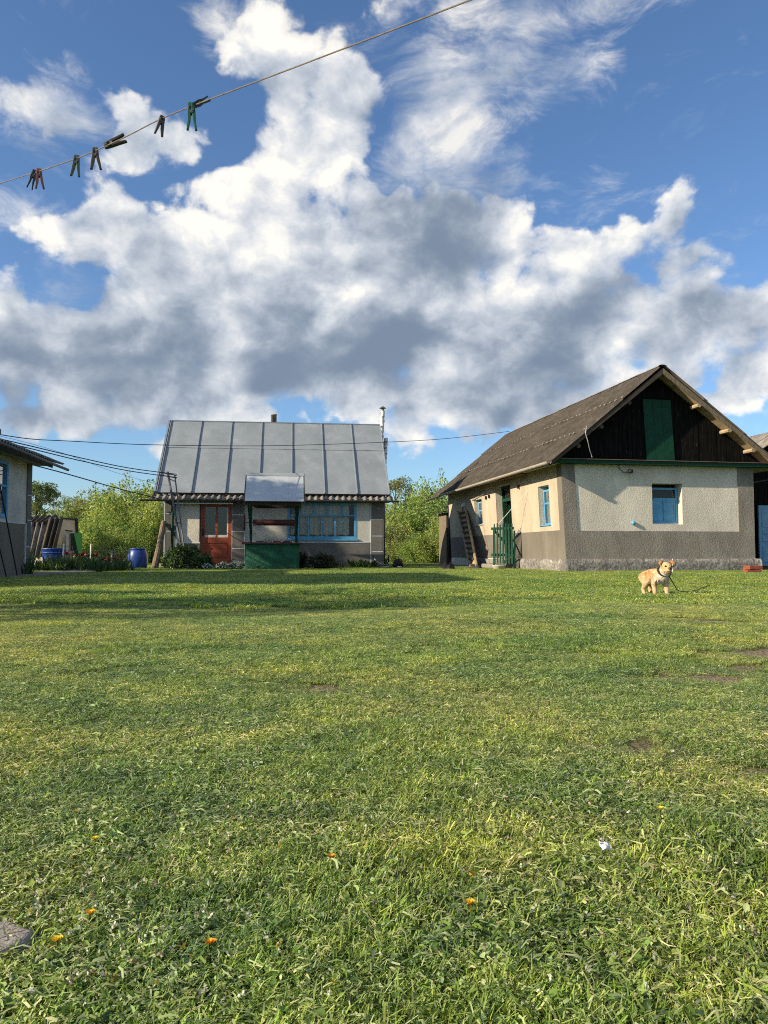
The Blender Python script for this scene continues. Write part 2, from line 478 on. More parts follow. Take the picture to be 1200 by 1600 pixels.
def tag(o, label=None, cat=None, group=None, kind=None):
    for k, v in (('label', label), ('category', cat), ('group', group), ('kind', kind)):
        if v:
            o[k] = v
    return o


def thing(name, label, cat, loc=(0, 0, 0), rz=0.0, group=None):
    o = bpy.data.objects.new(name, None)
    o.empty_display_size = 0.1
    COL.objects.link(o)
    o.location = loc
    o.rotation_euler = (0, 0, rz)
    return tag(o, label, cat, group)


def inst(name, me, parent, loc=(0, 0, 0), rot=(0, 0, 0), scale=(1, 1, 1)):
    """another object on shared mesh data"""
    o = bpy.data.objects.new(name, me)
    COL.objects.link(o)
    if parent is not None:
        o.parent = parent
    o.location, o.rotation_euler, o.scale = loc, rot, scale
    return o


def set_mat(me, m):
    me.materials.append(m)
    return me


def attr_color(me, cols_per_vert):
    a = me.color_attributes.new('Col', 'FLOAT_COLOR', 'POINT')
    c = np.ones((len(me.vertices), 4), dtype=np.float32)
    c[:, :3] = cols_per_vert
    a.data.foreach_set('color', c.ravel())


def np_mesh(name, verts, faces_by_size, cols=None, smooth=False):
    """fast mesh: verts (n,3), faces_by_size list of int arrays (m,k)"""
    me = bpy.data.meshes.new(name)
    verts = np.asarray(verts, dtype=np.float32)
    me.vertices.add(len(verts))
    me.vertices.foreach_set('co', verts.ravel())
    loops = np.concatenate([f.ravel() for f in faces_by_size]).astype(np.int32)
    sizes = np.concatenate([np.full(len(f), f.shape[1]) for f in faces_by_size]).astype(np.int32)
    starts = np.concatenate([[0], np.cumsum(sizes)[:-1]]).astype(np.int32)
    me.loops.add(len(loops))
    me.loops.foreach_set('vertex_index', loops)
    me.polygons.add(len(sizes))
    me.polygons.foreach_set('loop_start', starts)
    me.polygons.foreach_set('loop_total', sizes)
    me.update(calc_edges=True)
    me.validate()
    if smooth:
        me.polygons.foreach_set('use_smooth', [True] * len(me.polygons))
    if cols is not None:
        attr_color(me, cols)
    return me


# ------------------------------------------------------------------ ground
rng = np.random.default_rng(11)
_waves = [(rng.uniform(.25, 1.1), rng.uniform(0, 6.28), rng.uniform(0, 6.28)) for _ in range(12)]


def ground_z(x, y):
    x, y = np.asarray(x, dtype=float), np.asarray(y, dtype=float)
    z = np.zeros_like(x)
    for (f, a, ph) in _waves:
        z = z + 0.011 / (0.35 + f) * np.sin(f * (x * math.cos(a) + y * math.sin(a)) * 1.6 + ph)
    z = z * np.clip((19.0 - y) / 6.0, 0.0, 1.0)
    z = z + 0.055 * np.exp(-(((x + 3.0) / 1.3) ** 2 + ((y - 11.2) / .9) ** 2))      # low mound
    z = z - 0.05 * np.exp(-(((x + 2.2) / 4.0) ** 2 + ((y - 7.0) / 1.0) ** 2))        # dip in front of it
    z = z - 0.03 * np.exp(-(((x - 3.2) / 2.5) ** 2 + ((y - 8.6) / .8) ** 2))
    return z


def gz(x, y):
    return float(ground_z(x, y))


def bare_mask(x, y):
    """0 lush .. 1 trodden bare soil: worn places seen in the photograph"""
    x, y = np.asarray(x, float), np.asarray(y, float)
    m = np.zeros_like(x)
    for (px, py, rx, ry) in ((945, 1180, .24, .17), (1125, 1225, .22, .13), (1130, 1062, .35, .28), (1190, 1030, .5, .35), (470, 1075, .25, .2),
                             (285, 925, .8, .45), (350, 940, .7, .3), (1080, 985, .5, .4), (1120, 1215, .15, .1), (620, 1245, .12, .1),
                             (1130, 897, 1.6, 1.2), (1040, 1325, .10, .06), (860, 1135, .2, .1), (940, 1100, .25, .15)):
        c = on_ground(px, py)
        m = np.maximum(m, np.exp(-(((x - c.x) / rx) ** 2 + ((y - c.y) / ry) ** 2)))
    return m


def build_ground():
    xs = np.concatenate([[-900, -400, -200, -100, -60, -40, -28], np.arange(-20, 20.01, .25), [28, 40, 60, 100, 200, 400, 900]])
    ys = np.concatenate([[-300, -100, -40, -15, -6], np.arange(-3, 24.01, .25), [26, 28, 31, 35, 40, 50, 70, 100, 200, 400, 900, 1800]])
    X, Y = np.meshgrid(xs, ys)
    Z = ground_z(X, Y)
    far = np.clip((Y - 24) / 4, 0, 1) + np.clip((np.abs(X) - 20) / 4, 0, 1) + np.clip((-3 - Y) / 3, 0, 1)
    Z = Z * (1 - np.clip(far, 0, 1))
    nx, ny = len(xs), len(ys)
    idx = np.arange(nx * ny).reshape(ny, nx)
    f = np.stack([idx[:-1, :-1], idx[:-1, 1:], idx[1:, 1:], idx[1:, :-1]], axis=-1).reshape(-1, 4)
    me = np_mesh('ground', np.stack([X, Y, Z], -1).reshape(-1, 3), [f], smooth=True)
    b = bare_mask(X, Y).reshape(-1)
    attr_color(me, np.stack([b, b, b], -1))
    m = bpy.data.materials.new('soil_and_turf')
    m.use_nodes = True
    t = m.node_tree
    t.nodes.clear()
    k = NT(t)
    out = k.n('ShaderNodeOutputMaterial')
    pos = k.n('ShaderNodeNewGeometry').outputs['Position']
    n1 = k.n('ShaderNodeTexNoise', ins={'Vector': pos, 'Scale': 9.0, 'Detail': 8.0, 'Roughness': 0.7}).outputs[0]
    n2 = k.n('ShaderNodeTexNoise', ins={'Vector': pos, 'Scale': 60.0, 'Detail': 4.0}).outputs[0]
    turf = k.mix(k.smooth(n1, .35, .65), (.045, .06, .016), (.10, .125, .03))
    soil = k.mix(k.smooth(n2, .3, .7), (.13, .10, .062), (.28, .23, .15))
    bare = k.n('ShaderNodeAttribute', attribute_name='Col').outputs['Fac']
    sepy = k.n('ShaderNodeSeparateXYZ', ins={0: pos}).outputs[1]
    meadow = k.mix(k.smooth(n1, .35, .65), (.16, .21, .04), (.26, .30, .07))
    c = k.mix(k.math('MULTIPLY', k.math('ADD', bare, k.math('MULTIPLY', n1, .3)), 1.0, clamp=True), turf, soil)
    c = k.mix(k.smooth(sepy, 30, 34), c, meadow)
    bs = k.n('ShaderNodeBsdfPrincipled', ins={'Base Color': c, 'Roughness': 1.0, 'Specular IOR Level': 0.1})
    bp = k.n('ShaderNodeBump', ins={'Strength': 1.0, 'Distance': .02, 'Height': n2})
    t.links.new(bp.outputs[0], bs.inputs['Normal'])
    t.links.new(bs.outputs[0], out.inputs[0])
    me.materials.append(m)
    o = bpy.data.objects.new('ground', me)
    COL.objects.link(o)
    tag(o, 'lawn soil and meadow ground running back to the horizon', None, None, 'structure')


build_ground()


# ------------------------------------------------------------------ corrugated sheets
def corr_sheet(name, width, length, period, amp, seg=4, thick=.008, rows=1, m=None):
    """wavy sheet: x across the waves, y down the slope from 0 to -length, z up; lower end has thickness"""
    n = int(round(width / period * seg))
    b = MB()
    for r in range(rows + 1):
        for i in range(n + 1):
            x = width * i / n
            b.v.append((x, -length * r / rows, amp * math.cos(2 * math.pi * x / period)))
    w = n + 1
    for r in range(rows):
        for i in range(n):
            b.f.append((r * w + i, (r + 1) * w + i, (r + 1) * w + i + 1, r * w + i + 1))
    o = len(b.v)
    for i in range(n + 1):
        x = width * i / n
        b.v.append((x, -length, amp * math.cos(2 * math.pi * x / period) - thick))
    for i in range(n):
        b.f.append((rows * w + i, o + i, o + i + 1, rows * w + i + 1))
    me = b.mesh(name, True)
    if m:
        me.materials.append(m)
    return me


# ------------------------------------------------------------------ small house with the metal roof
A7 = R(7.0)
LO = Vector((-7.15, 25.0, 0.0))
LU = (math.cos(A7), math.sin(A7))


def ls(px):
    return wall_s(px, LO.x, LO.y, *LU)


def window_unit(parent, name, s0, s1, z0, z1, yin, frame, bars, m, tr, depth=.07, bar=.045, glass=True):
    """frame + mullions (list of (kind, pos, from, to)) + one pane; tr maps (s, depth, z)"""
    w = MB()
    for (a, b, c, d) in ((s0, s1, z0, z0 + frame), (s0, s1, z1 - frame, z1), (s0, s0 + frame, z0 + frame, z1 - frame), (s1 - frame, s1, z0 + frame, z1 - frame)):
        w.hexa([tr(a, yin, c), tr(b, yin, c), tr(b, yin + depth, c), tr(a, yin + depth, c), tr(a, yin, d), tr(b, yin, d), tr(b, yin + depth, d), tr(a, yin + depth, d)])
    fr = w.build('window', m, parent)
    for (kind, p, q0, q1) in bars:
        b = MB()
        h = bar / 2
        a0, a1, c0, c1 = (p - h, p + h, q0, q1) if kind == 'v' else (q0, q1, p - h, p + h)
        y0, y1 = yin + .008, yin + depth - .008
        b.hexa([tr(a0, y0, c0), tr(a1, y0, c0), tr(a1, y1, c0), tr(a0, y1, c0), tr(a0, y0, c1), tr(a1, y0, c1), tr(a1, y1, c1), tr(a0, y1, c1)])
        b.build('glazing_bar', m, fr)
    if glass:
        g = MB()
        y = yin + depth * .55
        g.quad(tr(s0 + frame, y, z0 + frame), tr(s1 - frame, y, z0 + frame), tr(s1 - frame, y, z1 - frame), tr(s0 + frame, y, z1 - frame))
        g.build('pane', GLASS, fr)
    return fr


def metal_roof_house():
    W, D = 7.16, 5.4
    h = thing('metal_roof_house', 'small pale house with seamed grey metal roof behind the green well', 'house', LO, A7)
    tr = lambda s, d, z: (s, d, z)
    dx0, dx1 = ls(314), ls(362)
    wx0, wx1 = ls(449), ls(557)
    wz0, wz1 = .98, 2.19
    # walls: front, back, two gable ends
    w = MB()
    w.wall(W, 2.36, .3, [(dx0, dx1, .12, 2.14), (wx0, wx1, wz0, wz1)], tr)
    w.wall(W, 2.36, .3, [], lambda s, d, z: (W - s, D - d, z))
    for x0, x1 in ((0, .3), (W - .3, W)):
        w.box(x0 + .002, x1 - .002, .3, D - .3, 0, 2.36)
        w.add([(x0, .15, 2.3), (x0, D - .15, 2.3), (x0, D / 2, 4.9), (x1, .15, 2.3), (x1, D - .15, 2.3), (x1, D / 2, 4.9)],
              [(0, 2, 1), (3, 4, 5), (0, 3, 5, 2), (1, 2, 5, 4)])
    w.build('wall', M_WHITEWALL, h)
    MB().box(.3, W - .3, .3, D - .3, .05, .06).build('floor', M_DARKIN, h)
    MB().box(.3, W - .3, 2.2, 2.25, .06, 2.36).build('partition', M_DARKIN, h)
    # cream rough panel of the porch side, its sill line
    q1 = ls(275)
    MB().box(q1 + .03, dx0 - .05, -.03, -.004, .86, 2.3).build('roughcast_panel', M_ROUGH, h)
    MB().box(q1 + .03, dx0 - .02, -.05, -.004, .82, .86).build('sill_line', M_WHITE, h)
    MB().box(q1 + .03, dx0 - .02, -.03, -.004, 0, .82).build('dado', M_GREY, h)
    # dado right of the well and its line
    qm0, qm1 = ls(362) + .02, ls(382)
    qr0 = ls(580)
    MB().box(qm1 + .03, qr0 - .04, -.03, -.004, 0, .85).build('dado', M_PLINTHD, h)
    MB().box(qm1 + .03, qr0 - .04, -.04, -.004, .85, .875).build('sill_line', M_LINE, h)
    # corner quoins, block by block, with painted lines
    for (x0, x1, zs) in ((0, q1, [0, .42, 1.22, 1.80, 2.3]), (qm0, qm1, [0, .66, 1.21, 1.76, 2.3]), (qr0, W, [0, .56, 1.08, 1.64, 2.3])):
        for i in range(len(zs) - 1):
            MB().box(x0, x1, -.034, -.004, zs[i] + (.014 if i else 0), zs[i + 1] - .014).build('quoin_block', M_QUOIN, h, bevel=.006)
        for z in zs[1:-1]:
            MB().box(x0, x1, -.028, -.003, z - .014, z + .014).build('quoin_line', M_LINE, h)
        for x in ((x0, x1) if x0 == 0 else ((x1 + .002,) if x0 == qm0 else (x0 - .026,))):
            MB().box(x - (.0 if x else .012), x + .024, -.038, -.003, 0, 2.3).build('quoin_edge', M_LINE, h)
    # side face of the right quoin
    MB().box(W + .003, W + .03, -.03, .38, 0, 2.3).build('quoin_return', M_QUOIN, h)
    # door
    d = MB()
    zb, zt = .12, 2.14
    for (a, b, c, e) in ((dx0, dx0 + .12, zb, zt), (dx1 - .12, dx1, zb, zt), (dx0 + .12, dx1 - .12, zb, zb + .2), (dx0 + .12, dx1 - .12, zb + .72, zb + .9), (dx0 + .12, dx1 - .12, zt - .12, zt)):
        d.box(a, b, .05, .10, c, e)
    door = d.build('door', M_DOORRED, h)
    mid = (dx0 + dx1) / 2
    MB().box(mid - .035, mid + .035, .05, .10, zb + .9, zt - .12).build('mullion', M_DOORRED, door)
    MB().box(dx0 + .12, dx1 - .12, .07, .09, zb + .2, zb + .72).build('lower_panel', M_DOORRED, door)
    bead = MB()
    for (a, b, c, e) in ((dx0 + .15, dx1 - .15, zb + .24, zb + .265), (dx0 + .15, dx1 - .15, zb + .655, zb + .68), (dx0 + .15, dx0 + .175, zb + .265, zb + .655), (dx1 - .175, dx1 - .15, zb + .265, zb + .655)):
        bead.box(a, b, .058, .0695, c, e)
    bead.build('panel_moulding', M_DOORRED, door)
    for (a, b) in ((dx0 + .12, mid - .035), (mid + .035, dx1 - .12)):
        MB().box(a, b, .078, .082, zb + .9, zt - .12).build('pane', GLASS, door)
        MB().box(a, b, .052, .076, zb + .9, zb + .98).build('pane_bead', M_WHITE, door)
    MB().box(dx1 - .16, dx1 - .12, .055, .076, zb + .98, zt - .12).build('pane_bead', M_WHITE, door)
    hd = MB().box(dx0 + .035, dx0 + .085, .035, .05, 1.08, 1.30)
    hd.tube([(dx0 + .06, .04, 1.21), (dx0 + .06, 0, 1.21), (dx0 + .17, -.005, 1.21)], .011, 6)
    hd.build('handle', M_BLACK, door)
    MB().box(dx0 - .05, dx0 - .003, -.01, .12, .12, 2.19).build('door_jamb', M_MAROON, h)
    MB().box(dx0 - .15, dx1 + .12, -.35, -.032, 0, .12).build('doorstep', M_CONC, h, bevel=.015)
    # window
    v = []
    zm = wz0 + .78
    for px in (491, 512.5, 535):
        v.append(('v', ls(px), zm, wz1 - .08))
    for px in (482, 503, 523.5):
        v.append(('v', ls(px), wz0 + .08, zm))
    v += [('v', ls(466), wz0 + .08, wz1 - .08), ('h', zm, wx0 + .08, wx1 - .08)]
    window_unit(h, 'window', wx0, wx1, wz0, wz1, -.01, .08, v, M_BLUE, tr, .09)
    MB().box(wx0 - .05, wx1 + .05, -.07, -.004, wz0 - .06, wz0 - .003).build('window_sill', M_BLUE, h)
    for (a, b) in ((wx0 + .02, ls(546)),):
        c = MB()
        n = 90
        for i in range(n + 1):
            x = a + (b - a) * i / n
            y = .17 + .025 * math.sin(i * .9) + .012 * math.sin(i * 2.3)
            c.v += [(x, y, wz0 + .1 + .05 * abs(math.sin(i * .22))), (x, y, wz1)]
        c.f += [(2 * i, 2 * i + 2, 2 * i + 3, 2 * i + 1) for i in range(n)]
        c.build('lace_curtain', M_CURTAIN, h, True)
    # roof: metal panels and standing seams on the front slope, plain sheet at the back
    ye, ze, yr, zr = -.16, 2.47, D / 2, 5.28
    x0, x1 = -.33, W + .22
    sl = math.atan2(zr - ze, yr - ye)
    ln = math.hypot(zr - ze, yr - ye)
    def rp(x, t, lift=0.0):
        return (x, ye + (yr - ye) * t - lift * math.sin(sl), ze + (zr - ze) * t + lift * math.cos(sl))
    n = 7
    pw = (x1 - x0 - .10) / n
    mid_t = .61
    for i in range(n):
        a, b = x0 + .10 + i * pw, x0 + .10 + (i + 1) * pw
        for (t0, t1, up) in ((0, mid_t, 0), (mid_t - .01, 1.0, .014)):
            p = MB()
            g = 4
            for r in range(g + 1):
                for c in range(g + 1):
                    bow = .010 * math.sin(math.pi * c / g) * random.uniform(.2, 1.0)
                    p.v.append(rp(a + (b - a) * c / g, t0 + (t1 - t0) * r / g, up + bow))
            p.f += [(r * (g + 1) + c, r * (g + 1) + c + 1, (r + 1) * (g + 1) + c + 1, (r + 1) * (g + 1) + c) for r in range(g) for c in range(g)]
            p.build('roof_panel', M_METAL, h, True)
    for i in range(n + 1):
        x = x0 + .10 + i * pw
        MB().hexa([rp(x - .02, 0, -.01), rp(x + .02, 0, -.01), rp(x + .02, 1, -.01), rp(x - .02, 1, -.01),
                   rp(x - .012, 0, .055), rp(x + .012, 0, .055), rp(x + .012, 1, .055), rp(x - .012, 1, .055)]).build('roof_seam', M_SEAM, h)
    MB().hexa([rp(x0, 0, -.05), rp(x0 + .06, 0, -.05), rp(x0 + .06, 1, -.05), rp(x0, 1, -.05), rp(x0, 0, .05), rp(x0 + .06, 0, .05), rp(x0 + .06, 1, .05), rp(x0, 1, .05)]).build('verge_strip', M_SEAM, h)
    MB().hexa([rp(x0, 0, -.06), rp(x1, 0, -.06), rp(x1, 1, -.06), rp(x0, 1, -.06), rp(x0, 0, -.03), rp(x1, 0, -.03), rp(x1, 1, -.03), rp(x0, 1, -.03)]).build('roof_decking', M_WOODDARK, h)
    yb = D + .3
    MB().hexa([(x0, yr, zr - .06), (x1, yr, zr - .06), (x1, yb, ze - .06), (x0, yb, ze - .06), (x0, yr, zr + .01), (x1, yr, zr + .01), (x1, yb, ze), (x0, yb, ze)]).build('back_roof_slope', M_METAL, h)
    MB().box(x0, x1, yr - .04, yr + .04, zr - .005, zr + .035).build('ridge_cap', M_SEAM, h)
    # wavy slate strip under the metal, sheet by sheet
    cnt = 7
    sw = (x1 - x0 + .12) / cnt
    me = corr_sheet('eave_sheet', sw + .03, .42, .205, .034, 8, .012, m=M_SLATE_OLD)
    for i in range(cnt):
        inst('eave_sheet', me, h, (x0 - .04 + i * sw, ye + .16, ze - .03 + (i % 2) * .006), (R(28), 0, 0))
    # eave board, soffit, gutter with brackets
    MB().box(x0 + .02, x1 - .02, -.25, -.21, 2.18, 2.29).build('eave_board', M_WOODDARK, h)
    MB().box(x0 + .02, x1 - .02, -.21, .02, 2.305, 2.33).build('soffit', M_SOFFIT, h)
    g = MB()
    gx0, gx1 = ls(222), ls(621)
    prof = [(-.065 * math.cos(a), -.065 * math.sin(a)) for a in [math.pi * i / 8 for i in range(9)]]
    for x in (gx0, gx1):
        zz = 2.255 if x == gx1 else 2.235
        for (py, pz) in prof:
            g.v.append((x, -.325 + py, zz + pz))
    g.f += [(i, i + 1, 9 + i + 1, 9 + i) for i in range(8)]
    g.build('gutter', M_GUTTER, h, True)
    for px in (260, 300, 362, 420, 500, 548, 590):
        x = ls(px)
        MB().box(x - .012, x + .012, -.40, -.23, 2.245, 2.265).build('gutter_bracket', M_STEEL, h)
    MB().box(q1 - .05, dx1 + .05, -.245, -.215, 2.10, 2.13).build('porch_edge_strip', M_WHITE, h)
    MB().tube([(ls(270), -.12, 0), (ls(270), -.12, 2.2)], .045, 10).build('porch_post', M_GREEN, h, True)
    # clay pipe on the ridge
    p = at(428, 655, 28.6)
    lp = Matrix.Rotation(-A7, 4, 'Z') @ (p - LO)
    pp = MB().lathe([(.105, 4.6), (.105, 5.62), (.115, 5.62), (.115, 5.66), (.09, 5.66), (.09, 5.5)], (lp.x, D / 2 + .3, 0), 16)
    pp.build('chimney_pipe', M_PIPE, h, True)
    return h


metal_roof_house()


def flue(px0, py0, px1, py1, Y, r, label, cap):
    b, t_ = at(px0, py0, Y), at(px1, py1, Y)
    f = thing('flue_pipe', label, 'flue pipe', (b.x, b.y, 0), 0, 'foil flue pipes at the metal roof house')
    n = 26
    pts, rs = [], []
    for i in range(n + 1):
        q = b.lerp(t_, i / n)
        pts.append((q.x - b.x + .012 * math.sin(i * 2.1), q.y - b.y + .012 * math.cos(i * 1.7), q.z))
        rs.append(r * (1 + .10 * math.sin(i * 2.9) + random.uniform(-.06, .06)))
    MB().tube(pts, rs, 12).build('foil_sleeve', M_FOIL, f)
    MB().tube([(0, 0, 0.0), (0, 0, b.z + .1)], r * .85, 10).build('lower_pipe', M_STEEL, f, True)
    if cap:
        q = (t_.x - b.x, t_.y - b.y, t_.z)
        MB().lathe([(.06, 0), (.06, .10), (.14, .10), (.02, .18)], q, 12).build('rain_cap', M_STEEL, f)
    return f


flue(592, 745, 598, 642, 29.2, .092, 'tall foil-wrapped flue pipe with little cap beside metal roof house', True)
flue(599, 745, 603, 685, 28.9, .085, 'shorter foil-wrapped flue pipe standing right of the capped taller one', False)


# ------------------------------------------------------------------ well
def well():
    c = on_ground(425, 891)
    w = thing('well', 'green draw well with sheet metal roof and windlass in front of house', 'well', (c.x, c.y, 0), A7)
    hw = .81
    b = MB()
    n = 10
    # slightly lumpy concrete box with rounded corners
    ring = []
    for (cx, cy, a0) in ((hw - .12, .0 + .12, -90), (hw - .12, 1.3 - .12, 0), (-hw + .12, 1.3 - .12, 90), (-hw + .12, .12, 180)):
        for i in range(4):
            a = R(a0 + 30 * i)
            ring.append((cx + .12 * math.cos(a), cy + .12 * math.sin(a)))
    lv = [0, .1, .25, .4, .55, .7, .78]
    for z in lv:
        for (x, y) in ring:
            b.v.append((x + random.uniform(-.008, .008), y + random.uniform(-.008, .008), z - .02 if z == 0 else z))
    m = len(ring)
    for i in range(len(lv) - 1):
        for j in range(m):
            k = (j + 1) % m
            b.f.append((i * m + j, i * m + k, (i + 1) * m + k, (i + 1) * m + j))
    b.build('well_box', M_GREENWELL, w, True)
    lid = MB()
    for i in range(6):
        x0 = -hw - .08 + i * (2 * hw + .16) / 6
        lid.box(x0 + .004, x0 + (2 * hw + .16) / 6 - .004, -.06, 1.36, .775 + random.uniform(-.006, .006), .835 + random.uniform(-.012, .012))
    lid.build('lid', M_MAROON, w, bevel=.008)
    for i in range(26):
        x, y = random.uniform(-.4, .5), random.uniform(-.02, .2)
        if i < 3:
            MB().box(x - .1, x + .12, y, y + .05, .84, .87).build('loose_chip', M_MAROON, w)
    tw = MB()
    for i in range(16):
        x, y = random.uniform(-.30, .25), random.uniform(.05, .3)
        a = random.uniform(0, 6.28)
        tw.tube([(x, y, .84), (x + .07 * math.cos(a), y + .03, .90), (x + .15 * math.cos(a), y + .05, .88 + random.uniform(0, .1))], [.006, .005, .003], 4)
    tw.build('twigs', M_WOODDARK, w)['kind'] = 'stuff'
    for x in (-.66, .72):
        MB().bar((x, .65, .80), (x - (.0 if x < 0 else -.0), .65, 2.3), .075, .075).build('post', M_GREEN, w)
        s = 1 if x > 0 else -1
        MB().bar((x, .60, 1.1), (x + s * .05, -.12, 2.02), .05, .05).build('brace', M_GREEN, w)
    MB().box(-.80, .86, -.16, -.11, 1.92, 2.04).build('front_beam', M_WOODDARK, w)
    MB().box(-.80, .86, 1.40, 1.45, 1.92, 2.04).build('rear_beam', M_WOODDARK, w)
    # roof: two sheet slopes, the front one folded from two pieces, with ridge strip and turned edges
    e0, r0 = (-.34, 2.03), (.65, 2.93)
    def rp(x, t, u, back=False):
        y = e0[0] + (r0[0] - e0[0]) * t
        z = e0[1] + (r0[1] - e0[1]) * t + u
        return (x, (2 * r0[0] - y) if back else y, z)
    for (xa, xb, bk) in ((-.80, .48, False), (.484, .92, False), (-.80, .92, True)):
        MB().hexa([rp(xa, 0, 0, bk), rp(xb, 0, 0, bk), rp(xb, 1, 0, bk), rp(xa, 1, 0, bk), rp(xa, 0, .012, bk), rp(xb, 0, .012, bk), rp(xb, 1, .012, bk), rp(xa, 1, .012, bk)]).build('roof_sheet', M_WELLROOF, w)
    MB().box(-.82, .94, r0[0] - .10, r0[0] + .10, r0[1] - .06, r0[1] + .025).build('ridge_strip', M_WELLROOF, w)
    for x in (-.83, .925):
        MB().hexa([rp(x, 0, -.08), rp(x + .03, 0, -.08), rp(x + .03, 1, -.08), rp(x, 1, -.08), rp(x, 0, .02), rp(x + .03, 0, .02), rp(x + .03, 1, .02), rp(x, 1, .02)]).build('barge_board', M_WOODDARK, w)
    MB().add([(-.79, -.2, 2.05), (-.79, 1.5, 2.05), (-.79, .65, 2.85)], [(0, 1, 2)]).build('gable_board', M_WOODDARK, w)
    MB().tube([(-.60, .65, 1.44), (.66, .65, 1.44)], .095, 14).build('windlass_drum', M_MAROON, w, True)
    MB().tube([(-.90, .65, 1.44), (.80, .65, 1.44)], .018, 8).build('axle', M_STEEL, w)
    ring = [(-.86, .65 + .25 * math.cos(2 * math.pi * i / 24), 1.44 + .25 * math.sin(2 * math.pi * i / 24)) for i in range(25)]
    wh = MB().tube(ring, .02, 6)
    for i in range(6):
        a = math.pi * i / 3
        wh.tube([(-.86, .65, 1.44), (-.86, .65 + .25 * math.cos(a), 1.44 + .25 * math.sin(a))], .012, 5)
    wh.build('crank_wheel', M_MAROON, w)
    ch = MB()
    for i in range(11):
        z = 1.36 - .045 * i
        pts = [(.50 + (.012 * math.cos(a) if i % 2 else 0), .55 + (0 if i % 2 else .012 * math.cos(a)), z + .026 * math.sin(a)) for a in [2 * math.pi * j / 8 for j in range(9)]]
        ch.tube(pts, .005, 4, False)
    ch.build('chain', M_STEEL, w)
    pts = [(.50 + .05 * math.cos(a), .55, 1.13 + .05 * math.sin(a)) for a in [2 * math.pi * j / 14 for j in range(15)]]
    MB().tube(pts, .008, 6).build('ring', M_STEEL, w)


well()


# ------------------------------------------------------------------ long house with the slate roof
A10 = R(10.4)
RO = Vector((4.87, 20.5, 0.0))
RU = (math.cos(A10), math.sin(A10))
RV = (-math.sin(A10), math.cos(A10))


def ga(px):
    return wall_s(px, RO.x, RO.y, *RU)


def lw(px):
    return wall_s(px, RO.x, RO.y, *RV)


